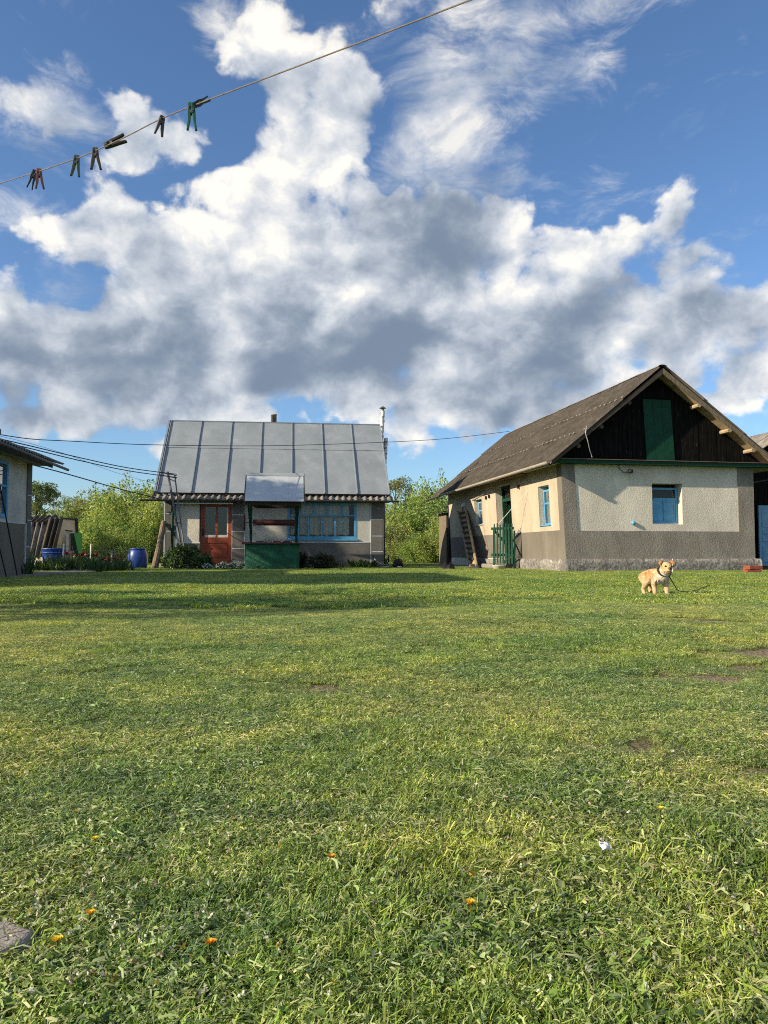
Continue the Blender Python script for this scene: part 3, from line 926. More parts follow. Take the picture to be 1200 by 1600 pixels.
def slate_house():
    W, L, H = 5.58, 11.5, 3.0
    h = thing('slate_roof_house', 'long cream house with corrugated slate roof and black boarded gable', 'house', RO, A10)
    tg = lambda s, d, z: (s, d, z)                       # gable: s to the right, depth into the house
    tl = lambda s, d, z: (d, s, z)                       # long wall: s away from the camera, depth into the house
    gw = (ga(1020), ga(1067), 1.30, 2.42)
    ops = [(lw(864), lw(847), 1.28, 2.42), (lw(803.5), lw(780), .30, 2.74), (lw(757.5), lw(746), 1.50, 2.44)]
    w = MB()
    w.wall(W, H, .38, [gw], tg)
    w.wall(L, H, .38, ops, tl)
    w.box(W - .38, W, .381, L, 0, H)
    w.box(.381, W - .381, L - .38, L, 0, H)
    w.build('wall', M_ROUGH, h)
    # limewash skin of the long wall, a shade smoother and yellower than the gable
    s = MB()
    s.wall(L, H - .01, .006, ops, lambda a, d, z: (-.014 + d, a, z), .37)
    s.build('limewash_skin', M_CREAM, h)
    # grey roughcast frame on the gable
    e0, e1 = ga(904.5), ga(1154)
    for (a, b, c, d) in ((-.015, e0, .34, H), (e1, W + .01, .34, H)):
        MB().box(a, b, -.022, -.003, c, d).build('corner_band', M_GREYROUGH, h)
    MB().box(e0 + .001, e1 - .001, -.022, -.003, .34, 1.11).build('dado', M_GREYROUGH, h)
    # grey dado and corner strip on the long wall (door cuts it)
    for (a, b) in ((.29, lw(803.5) - .05), (lw(780) + .02, L)):
        MB().box(-.026, -.015, a, b, .34, 1.13).build('dado', M_GREY, h)
    MB().box(-.026, -.015, -.015, .289, .34, H - .03).build('corner_band', M_GREY, h)
    # plinth, uneven and chipped
    def lumpy(x0, x1, y0, y1, z0, z1, axis, name):
        b = MB()
        n = int(max(x1 - x0, y1 - y0) / .09)
        rows = 4
        for r in range(rows + 1):
            for i in range(n + 1):
                t = i / n
                out = random.uniform(0, .014) + .012 * math.sin(i * .31 + r) + (.02 if r < rows else -.02)
                z = z0 + (z1 - z0) * r / rows + (random.uniform(-.012, .012) if r else 0)
                b.v.append((x0 + (x1 - x0) * t, y0 - out, z) if axis == 'x' else (x0 - out, y0 + (y1 - y0) * t, z))
        for i in range(n + 1):
            t = i / n
            b.v.append((x0 + (x1 - x0) * t, y1, z1) if axis == 'x' else (x1, y0 + (y1 - y0) * t, z1))
        k = n + 1
        b.f += [(r * k + i, r * k + i + 1, (r + 1) * k + i + 1, (r + 1) * k + i) for r in range(rows + 1) for i in range(n)]
        ends = [[r * k for r in range(rows + 2)], [r * k + n for r in range(rows + 2)]]
        b.f += [tuple(e) for e in ends]
        b.build(name, M_PLINTH, h, True)
    lumpy(-.10, W + .14, -.10, -.002, -.06, .355, 'x', 'plinth')
    lumpy(-.09, -.012, -.08, lw(805), -.06, .34, 'y', 'plinth')
    lumpy(-.09, -.012, lw(778), 8.1, -.06, .30, 'y', 'plinth')
    st = lw(804)
    MB().box(-.62, -.03, st + .06, lw(779), -.04, .15).build('doorstep', M_CONC, h, bevel=.03)
    MB().box(-.36, .3, st + .08, lw(781), .15, .29).build('doorstep', M_CONC, h, bevel=.03)
    b = MB().hexa([(-.50, st - .28, -.05), (-.12, st - .30, -.05), (-.12, st + .0, -.05), (-.45, st + .0, -.05), (-.30, st - .22, .34), (-.12, st - .2, .42), (-.12, st - .02, .40), (-.28, st - .05, .37)])
    b.build('broken_step_cheek', M_PLINTH, h, bevel=.03)
    # gable window: blue frame, dark glass above, two blue leaves below
    s0, s1, z0, z1 = gw[0] + .015, gw[1] - .015, gw[2] + .03, gw[3] - .1
    fr = window_unit(h, 'window', s0, s1, z0, z1, .22, .055, [('h', z0 + .68, s0 + .055, s1 - .055)], M_BLUE, tg, .07, .05, False)
    MB().quad((s0, .26, z0 + .7), (s1, .26, z0 + .7), (s1, .26, z1 - .05), (s0, .26, z1 - .05)).build('pane', GLASS, fr)
    mid = (s0 + s1) / 2
    for (a, b2) in ((s0 + .057, mid - .005), (mid + .005, s1 - .057)):
        lf = MB().box(a, b2, .235, .265, z0 + .057, z0 + .653).build('shutter_leaf', M_BLUE, fr)
    mo = MB()
    a, b2 = mid + .02, s1 - .075
    for (p, q, r_, t_) in ((a, b2, z0 + .08, z0 + .105), (a, b2, z0 + .59, z0 + .615), (a, a + .025, z0 + .105, z0 + .59), (b2 - .025, b2, z0 + .105, z0 + .59)):
        mo.box(p, q, .225, .234, r_, t_)
    mo.build('leaf_moulding', M_BLUE, lf)
    MB().box(gw[0] + .002, gw[1] - .002, .20, .37, gw[2] + .001, gw[2] + .03).build('window_sill', M_WHITE, h)
    MB().box(gw[0] - .3, gw[1] + .3, .375, .40, gw[2] - .2, gw[3] + .2).build('room_backing', M_DARKIN, h)
    # windows of the long wall
    for (o, tp) in ((ops[0], .1), (ops[2], .06)):
        a, b2 = o[0] + .02, o[1] - .02
        zz = (o[2] + o[3]) / 2 + .08
        f2 = window_unit(h, 'window', a, b2, o[2] + .02, o[3] - tp, .13, .06, [('h', zz, a + .06, b2 - .06), ('v', (a + b2) / 2, o[2] + .08, zz)], M_BLUE if tp == .1 else M_BLUEPALE, tl, .06, .045)
        MB().quad(*[tl(*p) for p in ((a, .30, o[2]), (b2, .30, o[2]), (b2, .30, o[3]), (a, .30, o[3]))]).build('net_curtain', mat('dim_net_curtain', (.16, .17, .18), .95, .3, 14), f2)
        MB().box(-.05, .12, o[0] + .003, o[1] - .003, o[2] + .0, o[2] + .022).build('window_sill', M_BLUE if tp == .1 else M_ROUGH, h)
    # doorway: green frame, transom, dark lobby, maroon curtain
    o = ops[1]
    f = MB()
    for (a, b2, c, d) in ((o[0] + .002, o[0] + .08, o[2], o[3]), (o[1] - .08, o[1] - .002, o[2], o[3]), (o[0] + .08, o[1] - .08, o[3] - .08, o[3]), (o[0] + .08, o[1] - .08, o[3] - .52, o[3] - .42)):
        f.box(.20, .30, a, b2, c, d)
    df = f.build('door_frame', M_GREEN, h)
    MB().box(.24, .25, o[0] + .08, o[1] - .08, o[3] - .42, o[3] - .08).build('transom_pane', GLASS, df)
    MB().box(.33, .36, o[0] + .1, o[0] + .55, .32, 2.2).build('door_curtain', M_MAROON, h)
    MB().box(.31, .80, o[1] - .14, o[1] - .09, .31, o[3] - .53).build('door_leaf', M_GREEN, h)
    MB().box(1.4, 1.42, .4, L - .4, .1, H).build('partition', M_DARKIN, h)
    MB().box(.38, W - .38, .4, L - .4, H - .03, H - .01).build('ceiling', M_DARKIN, h)
    MB().box(.38, W - .38, .4, L - .4, .27, .295).build('floor', M_DARKIN, h)
    # gable boards, one by one
    xr, zr = W / 2 - .14, 5.56
    xl, zl, xq = -.62, 2.90, W + .66
    yf, yk = -.42, L + .45
    def roof_z(x):
        return zr - (zr - zl) * (xr - x) / (xr - xl) if x < xr else zr - (zr - zl) * (x - xr) / (xq - xr)
    x = -.25
    hx0, hx1, hz0, hz1 = ga(1007), ga(1051), 3.03, 4.72
    while x < W + .2:
        bw = random.uniform(.125, .165)
        a, b2 = x + .006, x + bw - .006
        za, zb = roof_z(a) - .16, roof_z(b2) - .16
        y0 = -.01 - random.uniform(0, .014)
        z0b = 3.0
        if min(za, zb) > z0b + .05:
            MB().hexa([(a, y0, z0b), (b2, y0, z0b), (b2, y0 + .025, z0b), (a, y0 + .025, z0b), (a, y0, za), (b2, y0, zb), (b2, y0 + .025, zb), (a, y0 + .025, za)]).build('gable_board', M_BLACKBOARD, h)
        x += bw
    MB().add([(-.1, .04, 3.0), (W + .1, .04, 3.0), (xr, .04, zr - .25)], [(0, 1, 2)]).build('gable_backing', M_DARKIN, h)
    # green hatch of three boards, leaning a little
    for i in range(3):
        a, b2 = hx0 + (hx1 - hx0) * i / 3 + .004, hx0 + (hx1 - hx0) * (i + 1) / 3 - .004
        sh = -.10
        MB().hexa([(a + .07, -.075, hz0), (b2 + .07, -.075, hz0), (b2 + .07, -.045, hz0), (a + .07, -.045, hz0),
                   (a + sh + .07, -.075, hz1), (b2 + sh + .07, -.075, hz1), (b2 + sh + .07, -.045, hz1), (a + sh + .07, -.045, hz1)]).build('hatch_board', M_GREEN, h)
    # green string board under the gable with its thin coping
    MB().box(-.40, W + .46, -.27, -.03, 2.90, 3.00).build('green_beam', M_GREEN, h)
    MB().box(-.40, W + .46, -.31, -.03, 3.002, 3.018).build('beam_coping', mat('rusty_coping', (.16, .11, .09), .8, .3, 6), h)
    MB().box(-.3, W + .3, -.03, .06, 2.92, 3.0).build('wall_plate', M_WOODDARK, h)
    # roof sheets, three rows each side
    for side in (0, 1):
        xe = xl if side == 0 else xq
        run = abs(xr - xe)
        slope = math.atan2(zr - zl, run)
        ln = math.hypot(zr - zl, run)
        cols = 12
        cw = (yk - yf) / cols
        sl_ = ln / 3
        me = corr_sheet('roof_sheet', cw + .02, sl_ + .10, .158, .026, 4, .014, m=M_SLATE)
        for r in range(3):
            for c in range(cols):
                t = r / 3
                d = ln * t - .0
                lift = .022 * (2 - r) + .004 * (c % 2) + random.uniform(0, .005)
                xx = xr + (-1 if side == 0 else 1) * math.cos(slope) * d
                zz = zr - math.sin(slope) * d
                # sheet frame: x -> along the ridge, y -> up the slope, z -> normal
                if side == 0:
                    ex, ey = Vector((0, -1, 0)), Vector((math.cos(slope), 0, math.sin(slope)))
                    org = Vector((xx, yk - c * cw + .0, zz))
                else:
                    ex, ey = Vector((0, 1, 0)), Vector((-math.cos(slope), 0, math.sin(slope)))
                    org = Vector((xx, yf + c * cw, zz))
                ez = ex.cross(ey)
                tilt = random.uniform(-.004, .004)
                ey2 = (ey + ez * (tilt)).normalized()
                mtx = Matrix((ex, ey2, ex.cross(ey2))).transposed().to_4x4()
                mtx.translation = org + ez * lift
                o_ = bpy.data.objects.new('roof_sheet', me)
                COL.objects.link(o_)
                o_.parent = h
                o_.matrix_local = mtx
        # decking under the sheets
        sg = -1 if side == 0 else 1
        MB().hexa([(xr, yf + .05, zr - .13), (xe - sg * .08, yf + .05, zl - .06), (xe - sg * .08, yk - .05, zl - .06), (xr, yk - .05, zr - .13),
                   (xr, yf + .05, zr - .09), (xe - sg * .08, yf + .05, zl - .02), (xe - sg * .08, yk - .05, zl - .02), (xr, yk - .05, zr - .09)]).build('roof_decking', M_WOODDARK if side == 0 else M_WOODPALE, h)
        # verge boards front
        MB().hexa([(xr, yf, zr - .20), (xe, yf, zl - .12), (xe, yf + .03, zl - .12), (xr, yf + .03, zr - .20), (xr, yf, zr - .04), (xe, yf, zl + .0), (xe, yf + .03, zl + .0), (xr, yf + .03, zr - .04)]).build('verge_board', M_WOODDARK if side == 0 else M_WOOD, h)
        for q in (.30, .55, .75):
            px_, pz_ = xr + (xe - xr) * q, zr + (zl - zr) * q - .22
            MB().tube([(px_, yf + .02, pz_), (px_, .3, pz_)], .06, 8).build('purlin_end', M_WOODDARK if side == 0 else M_WOODPALE, h)
    # pale caps painting the dotted sunlit highlights along each row overlap (left slope)
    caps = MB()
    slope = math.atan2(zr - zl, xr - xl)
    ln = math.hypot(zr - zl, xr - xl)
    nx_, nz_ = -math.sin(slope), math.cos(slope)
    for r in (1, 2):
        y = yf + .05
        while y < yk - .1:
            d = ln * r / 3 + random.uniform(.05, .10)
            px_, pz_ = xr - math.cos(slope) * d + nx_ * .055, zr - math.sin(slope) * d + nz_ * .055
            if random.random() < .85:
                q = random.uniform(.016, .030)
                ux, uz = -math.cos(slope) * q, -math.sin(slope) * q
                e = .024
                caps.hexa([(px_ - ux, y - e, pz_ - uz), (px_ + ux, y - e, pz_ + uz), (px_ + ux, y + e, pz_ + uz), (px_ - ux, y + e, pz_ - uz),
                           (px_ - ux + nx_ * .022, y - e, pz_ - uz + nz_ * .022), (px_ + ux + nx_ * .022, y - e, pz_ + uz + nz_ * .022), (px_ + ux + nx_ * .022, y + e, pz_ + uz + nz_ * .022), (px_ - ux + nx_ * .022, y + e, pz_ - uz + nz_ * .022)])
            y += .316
    caps.build('crest_highlights', mat('pale_cap_highlight', (.34, .32, .28), .95, .3, 20), h)['kind'] = 'stuff'
    # ridge caps
    rc = MB()
    n = 6
    for y in (0.0, 1.15):
        for i in range(n + 1):
            a = math.pi * (i / n)
            rc.v.append((-.13 * math.cos(a), y, .055 * math.sin(a) - .05))
    rc.f += [(i, i + 1, n + 2 + i, n + 1 + i) for i in range(n)]
    rme = set_mat(rc.mesh('ridge_cap', True), M_SLATE_OLD)
    for i in range(11):
        inst('ridge_cap', rme, h, (xr, yf + i * 1.125, zr + .05 + .006 * (i % 2)))
    # soffit, eave gutter along the long wall
    MB().hexa([(-.50, yf + .3, 2.86), (.02, yf + .3, 2.93), (.02, L + .1, 2.93), (-.50, L + .1, 2.86), (-.50, yf + .3, 2.875), (.02, yf + .3, 2.945), (.02, L + .1, 2.945), (-.50, L + .1, 2.875)]).build('soffit', M_SOFFIT, h)
    MB().hexa([(-.40, 2.2, 2.84), (-.12, 2.6, 2.87), (-.10, 4.8, 2.872), (-.42, 4.4, 2.845), (-.40, 2.2, 2.855), (-.12, 2.6, 2.885), (-.10, 4.8, 2.887), (-.42, 4.4, 2.86)]).build('soffit_board', mat('rusty_board', (.20, .10, .055), .9, .4, 4), h)
    def trough(y0, y1, za, zb, m, nm):
        g = MB()
        prof = [(-.07 * math.cos(a), -.07 * math.sin(a)) for a in [math.pi * i / 8 for i in range(9)]]
        for (y, z) in ((y0, za), (y1, zb)):
            for (p, q) in prof:
                g.v.append((xl - .05 + p, y, z + q))
        g.f += [(i, 9 + i, 9 + i + 1, i + 1) for i in range(8)]
        g.build(nm, m, h, True)
    trough(yf - .05, L - 1.0, 2.90, 2.84, M_GUTTERPALE, 'gutter')
    trough(L - .98, L + 1.6, 2.835, 2.80, M_GUTTER, 'gutter')
    MB().tube([(-.06, L + .02, .3), (-.06, L + .02, 2.8)], .07, 8).build('corner_shade_tube', M_BLACK, h, True)  # black tube stands in for the shade at the far corner
    # lamp on a bracket, loose wires, blue float on the gable
    lx = ga(982)
    lz = 2.72
    lp = MB().tube([(lx - .28, -.03, 3.0), (lx - .27, -.06, 2.80), (lx - .15, -.10, 2.68), (lx - .05, -.14, 2.70)], .010, 6)
    lp.build('lamp_bracket', M_BLACK, h)
    MB().lathe([(.02, -.06), (.06, -.05), (.075, .0), (.06, .05), (.02, .06)], (lx, -.16, lz), 14).build('wall_lamp', M_BLACK, h, True)
    for i in range(4):
        x = lx - .45 - .07 * i
        MB().tube([(x, -.05, 2.99), (x - .06, -.07, 2.93), (x + .05 - .12 * (i % 2), -.06, 2.92 - .02 * i), (x + .02, -.05, 2.99)], .006, 4).build('loose_wire', M_BLACK, h)
    bx = ga(989)
    MB().lathe([(.01, -.055), (.04, -.045), (.055, 0), (.04, .045), (.01, .055)], (bx, -.035, 1.33), 14).build('blue_knob', M_BLUE, h, True)
    pts = [(ga(907), yf - .03, 3.86), (ga(905), yf - .05, 3.66), (ga(909), yf - .03, 3.45), (ga(915), -.33, 3.22), (ga(919), -.30, 3.06)]
    MB().tube(pts, .012, 6).build('verge_cable', mat('grey_cable', (.35, .34, .33), .7), h)
    # hooks and lamp on the long wall, short pipe stub
    for (px, z) in ((771, 2.45), (766, 2.43), (818, 2.55)):
        s_ = lw(px)
        MB().box(-.08, -.015, s_ - .03, s_ + .03, z - .06, z + .06).build('wall_hook', M_BLACK, h)
    s_ = lw(743)
    MB().tube([(-.12, s_ - .05, 2.45), (-.14, s_ - 1.6, 2.62)], .035, 8).build('wall_pipe', M_GUTTERPALE, h, True)
    MB().box(-.16, -.015, lw(731) - .08, lw(727) + .0, 2.28, 2.42).build('meter_box', M_WHITE, h, bevel=.02)
    MB().tube([(-.06, lw(727.5), 1.2), (-.06, lw(727.5), 2.3)], .07, 8).build('conduit', M_WOODDARK, h, True)
    # the long wall leans outwards at the top
    for o_ in h.children:
        if o_.type == 'MESH' and o_.name.split('.')[0] in ('wall', 'limewash_skin', 'dado', 'corner_band', 'window', 'door_frame', 'wall_hook', 'window_sill'):
            for v in o_.data.vertices:
                if v.co.x < .6:
                    v.co.x -= .13 * max(0, v.co.z - .36) / 2.64
            for ch in o_.children:
                for v in ch.data.vertices:
                    if v.co.x < .6:
                        v.co.x -= .13 * max(0, v.co.z - .36) / 2.64
    return h


slate_house()


def r_local(x, y, z=0.0):
    return Vector((RO.x + RU[0] * x + RV[0] * y, RO.y + RU[1] * x + RV[1] * y, z))


def r_px(x, px, z=0.0):
    """point a distance x off the long wall, where it crosses picture column px"""
    o = r_local(x, 0)
    return r_local(x, wall_s(px, o.x, o.y, *RV), z)


def ladder():
    b0, b1 = r_px(-.62, 744.5), r_px(-.62, 734.5)
    t0, t1 = r_px(-.18, 728), r_px(-.18, 716)
    t0.z = t1.z = 2.12
    o = (b0 + b1) / 2
    o.z = 0
    l = thing('wooden_ladder', 'weathered wooden ladder leaning on the cream wall left of the door', 'ladder', o)
    for (a, b) in ((b0, t0), (b1, t1)):
        MB().bar(a - o, b - o, .06, .09).build('rail', M_WOODPALE, l)
    for i in range(11):
        t = .05 + i * .092
        a, b = b0.lerp(t0, t) - o, b1.lerp(t1, t) - o
        MB().bar(a, b, .05, .05).build('rung', M_WOODDARK, l)
    back = Vector((RU[0], RU[1], 0)) * .05
    p = MB().hexa([b0 - o + back, b1 - o + back, b1 - o + back * 1.3, b0 - o + back * 1.3, t0 - o + back, t1 - o + back, t1 - o + back * 1.3, t0 - o + back * 1.3])
    p.build('backing_board', M_WOODPALE, l)


ladder()


def picket_gate():
    a, b = r_px(-.80, 770), r_px(-.34, 802)
    o = (a + b) / 2
    o.z = .0
    g = thing('picket_gate', 'dark green picket gate standing open before the doorway', 'gate', o)
    d = (b - a)
    ln = d.length
    d.normalize()
    nrm = Vector((-d.y, d.x, 0))
    n = 7
    for i in range(n):
        p = a + d * (ln * (i + .5) / n) - o
        top = 1.42 + .03 * math.sin(i * 2.1)
        z0 = .18
        w = .07
        MB().hexa([p - d * w / 2 + Vector((0, 0, z0)), p + d * w / 2 + Vector((0, 0, z0)), p + d * w / 2 + nrm * .02 + Vector((0, 0, z0)), p - d * w / 2 + nrm * .02 + Vector((0, 0, z0)),
                   p - d * w / 4 + Vector((0, 0, top)), p + d * w / 4 + Vector((0, 0, top)), p + d * w / 4 + nrm * .02 + Vector((0, 0, top)), p - d * w / 4 + nrm * .02 + Vector((0, 0, top))]).build('picket', M_GREEN, g)
    for z in (.45, 1.27):
        MB().bar(a - o + nrm * .035 + Vector((0, 0, z)) - d * .08, b - o + nrm * .035 + Vector((0, 0, z)), .03, .08).build('rail', M_GREEN, g)
    MB().bar(a - o + nrm * .045 + Vector((0, 0, 1.24)), b - o + nrm * .045 + Vector((0, 0, .5)), .03, .08).build('brace', M_GREEN, g)
    for p in (a, b):
        MB().bar(p - o + nrm * .06, p - o + nrm * .06 + Vector((0, 0, 1.2)), .05, .05).build('gate_post', M_GREEN, g)


picket_gate()


def cord_thing(name, pts, r, m, label, cat, group=None, seg=6):
    o = MB().tube(pts, r, seg).build(name, m)
    return tag(o, label, cat, group)


cord_thing('guy_rope', [r_px(-.13, 825, 2.36), r_px(-.48, 800, 1.86), r_px(-.80, 779, 1.40)], .007, M_WHITE,
           'thin white rope slanting from cream wall hook down to the picket gate', 'rope')

# basin by the gate and step
c = r_px(-.95, 779)
bs = MB().lathe([(.10, .0), (.15, .02), (.20, .13), (.215, .14), (.19, .135), (.14, .03)], (0, 0, 0), 18).build('basin', M_WHITE, None, True)
bs.location = (c.x, c.y, .005)
tag(bs, 'small white basin on the ground below the picket gate', 'basin')

# bricks by the right corner
k0 = on_ground(1168, 896)
for i, (px, dz, m, lab) in enumerate(((1175, 0, M_BRICK, 'lower red brick block lying by the plinth corner under the blue door'),
                                      (1177, .10, M_BRICK, 'upper red brick block stacked by the plinth corner near the blue door'))):
    p = on_ground(px, 896)
    o = MB().box(-.19, .19, -.12, .12, 0, .098).build('brick_block', m, None, bevel=.012)
    o.location = (p.x + .0, p.y, dz)
    o.rotation_euler = (0, 0, R(6 + 5 * i))
    tag(o, lab, 'brick', 'red bricks by the house corner')


# ------------------------------------------------------------------ tarred shed at the right edge, lobby at the far corner
def tarred_shed():
    o = Vector((10.75, 23.4, 0))
    s = thing('tarred_shed', 'black shed with pale blue door at the right edge', 'shed', o, A10)
    dx0 = .74
    n = 28
    x = 0.0
    for i in range(26):
        w = .155
        z1 = 2.9
        if not (dx0 - .05 < x + w / 2 < dx0 + 1.0):
            MB().box(x + .004, x + w - .004, 0, .03 + random.uniform(0, .01), 0, z1 + .3 + min(x, 4 - x) * .5).build('board', M_BLACKBOARD, s)
        else:
            MB().box(x + .004, x + w - .004, 0, .03, 1.98, z1 + .3 + min(x, 4 - x) * .5).build('board', M_BLACKBOARD, s)
        x += w
    MB().box(0, .05, .05, 5, 0, 2.9).build('side_wall', M_BLACKBOARD, s)
    MB().box(3.98, 4.03, .05, 5, 0, 2.9).build('side_wall', M_BLACKBOARD, s)
    MB().box(0, 4.03, 4.95, 5, 0, 2.9).build('rear_wall', M_BLACKBOARD, s)
    d = MB().box(dx0, dx0 + .92, -.03, .02, .12, 1.97).build('door', M_BLUEPALE, s)
    for z in (.22, .86, 1.08, 1.3):
        MB().box(dx0 + .1, dx0 + .82, -.045, -.031, z, z + (.5 if z < .5 or z > 1.2 else .15)).build('door_panel', M_BLUEPALE, d, bevel=.01)
    MB().box(.2, 2.2, -.5, -.02, -.03, .10).build('doorstep', M_WOODDARK, s)
    me = corr_sheet('roof_sheet', 1.12, 2.75, .158, .026, 4, .014, m=M_SLATE_OLD)
    sl = math.atan2(1.2, 2.2)
    for side in (0, 1):
        for c in range(5):
            if side == 0:
                ex, ey = Vector((0, -1, 0)), Vector((math.cos(sl), 0, math.sin(sl)))
                org = Vector((2.0, 5.0 - c * 1.1, 4.42))
            else:
                ex, ey = Vector((0, 1, 0)), Vector((-math.cos(sl), 0, math.sin(sl)))
                org = Vector((2.0, -.4 + c * 1.1, 4.42))
            ez = ex.cross(ey)
            mt = Matrix((ex, ey, ez)).transposed().to_4x4()
            mt.translation = org + ez * (.004 * (c % 2))
            ob = bpy.data.objects.new('roof_sheet', me)
            COL.objects.link(ob)
            ob.parent = s
            ob.matrix_local = mt
    MB().tube([(-.12, -.3, 2.55), (1.0, -.35, 2.75)], .02, 6).build('loose_rail', M_WOODDARK, s)
    return s


tarred_shed()


def lobby():
    p = r_local(-.10, 11.9)
    s = thing('back_lobby', 'narrow dark lobby with maroon door behind the cream house corner', 'lobby', (p.x, p.y, 0), A10)
    MB().box(.02, .45, .0, .06, 0, 2.2).build('front_wall', M_WOODDARK, s)
    MB().box(-.02, .02, 0, 1.2, 0, 2.2).build('side_wall', M_WOOD, s)
    d = MB().box(.08, .42, -.04, -.004, .05, 2.0).build('door', M_MAROON, s)
    for z in (.15, .78, 1.4):
        MB().box(.13, .37, -.055, -.041, z, z + .5).build('door_panel', M_WHITE if z > 1.3 else M_MAROON, d)
    MB().hexa([(-.25, -.25, 2.18), (.6, -.25, 2.34), (.6, 1.3, 2.34), (-.25, 1.3, 2.18), (-.25, -.25, 2.22), (.6, -.25, 2.38), (.6, 1.3, 2.38), (-.25, 1.3, 2.22)]).build('roof', M_BLACK, s)


lobby()


# ------------------------------------------------------------------ house at the left edge: low visible wing and taller unseen block added for its shade
def edge_house():
    o = Vector((-8.3, 18.0, 0))
    h = thing('grey_edge_house', 'grey rendered house with blue window cut by the left edge', 'house', o, A7)
    tr = lambda s, d, z: (-d, -s, z)            # right-hand wall: s towards the camera, depth into the house
    op = [(1.5, 2.75, 1.27, 2.5)]
    w = MB()
    w.wall(4.2, 2.68, .35, op, tr)
    w.box(-6, -.352, -.35, 0, 0, 2.68)
    w.build('wall', mat('grey_blue_render', (.50, .49, .455), .95, .15, 1.5, (.43, .42, .39), (.45, .7), 3.0, .006, 45), h)
    MB().box(.003, .02, -4.2, -.42, 0, 1.17).build('dado', M_GREY, h)
    MB().box(.003, .025, -.30, 0.0, 0, 2.6).build('corner_band', M_QUOIN, h)
    for z in (.65, 1.27, 1.85):
        MB().box(.004, .03, -.30, .0, z, z + .02).build('band_line', M_LINE, h)
    MB().box(.004, .026, -4.2, -.32, 1.175, 1.2).build('band_line', M_LINE, h)
    MB().box(.004, .026, -.34, -.31, 0, 1.17).build('band_line', M_LINE, h)
    fr = window_unit(h, 'window', 1.5, 2.75, 1.27, 2.5, -.02, .09, [('h', 1.95, 1.59, 2.66), ('v', 2.1, 1.36, 2.41)], M_BLUE, tr, .09, .05)
    MB().quad((-.28, -1.5, 1.27), (-.28, -2.75, 1.27), (-.28, -2.75, 2.5), (-.28, -1.5, 2.5)).build('net_curtain', mat('white_net_curtain', (.34, .34, .33), .95, .3, 12), fr)
    # low slate roof over the wing
    me = corr_sheet('roof_sheet', 1.14, 3.4, .158, .026, 6, .014, m=M_SLATE_OLD)
    sl = R(14)
    for c in range(5):
        ex, ey = Vector((0, 1, 0)), Vector((-math.cos(sl), 0, math.sin(sl)))
        ez = ex.cross(ey)
        mt = Matrix((ex, ey, ez)).transposed().to_4x4()
        mt.translation = Vector((.52, -4.75 + 1.1 * c, 2.70)) + ey * 3.4 + ez * (.005 * (c % 2))
        ob = bpy.data.objects.new('roof_sheet', me)
        COL.objects.link(ob)
        ob.parent = h
        ob.matrix_local = mt
    MB().box(.36, .39, -4.4, .32, 2.56, 2.66).build('eave_board', M_WOODDARK, h)
    MB().box(-.02, .36, -4.4, .32, 2.60, 2.625).build('soffit', M_SOFFIT, h)
    MB().tube([(.55, -4.4, 2.63), (.62, .75, 2.56)], .035, 8).build('gutter', M_GUTTER, h, True)
    # tall unseen block nearer the camera, added to throw shade over the yard
    yb0, yb1 = -8.3, -4.25
    MB().box(-8.0, .15, yb0, yb1, 0, 2.9).build('shade_block_wall', MATS['grey_blue_render'], h)
    zr = 6.5
    for (xa, xb) in ((.75, -3.9), (-8.6, -3.9)):
        MB().hexa([(xa, yb0 - .4, 2.7), (xb, yb0 - .4, zr), (xb, yb1 + .2, zr), (xa, yb1 + .2, 2.7), (xa, yb0 - .4, 2.8), (xb, yb0 - .4, zr + .1), (xb, yb1 + .2, zr + .1), (xa, yb1 + .2, 2.8)]).build('shade_block_roof', M_SLATE_OLD, h)
    for y in (yb0 + .02, yb1 - .02):
        MB().add([(-8.0, y, 2.85), (.15, y, 2.85), (-3.9, y, zr - .15)], [(0, 1, 2)]).build('shade_block_gable', M_WOODDARK, h)
    return h


edge_house()
for (pa, pb, lab) in ((at(-6, 728, 15.3), at(21, 866, 16.6), 'longer thin dark rod leaning on the wall of the grey edge house'), (at(-14, 800, 15.0), at(4, 866, 15.6), 'shorter thin dark rod at the left edge beside grey house')):
    pb = Vector((pb.x + .10, pb.y, .0))
    cord_thing('leaning_rod', [pa, pb], .014, M_BLACK, lab, 'rod', 'rods leaning on the edge house')


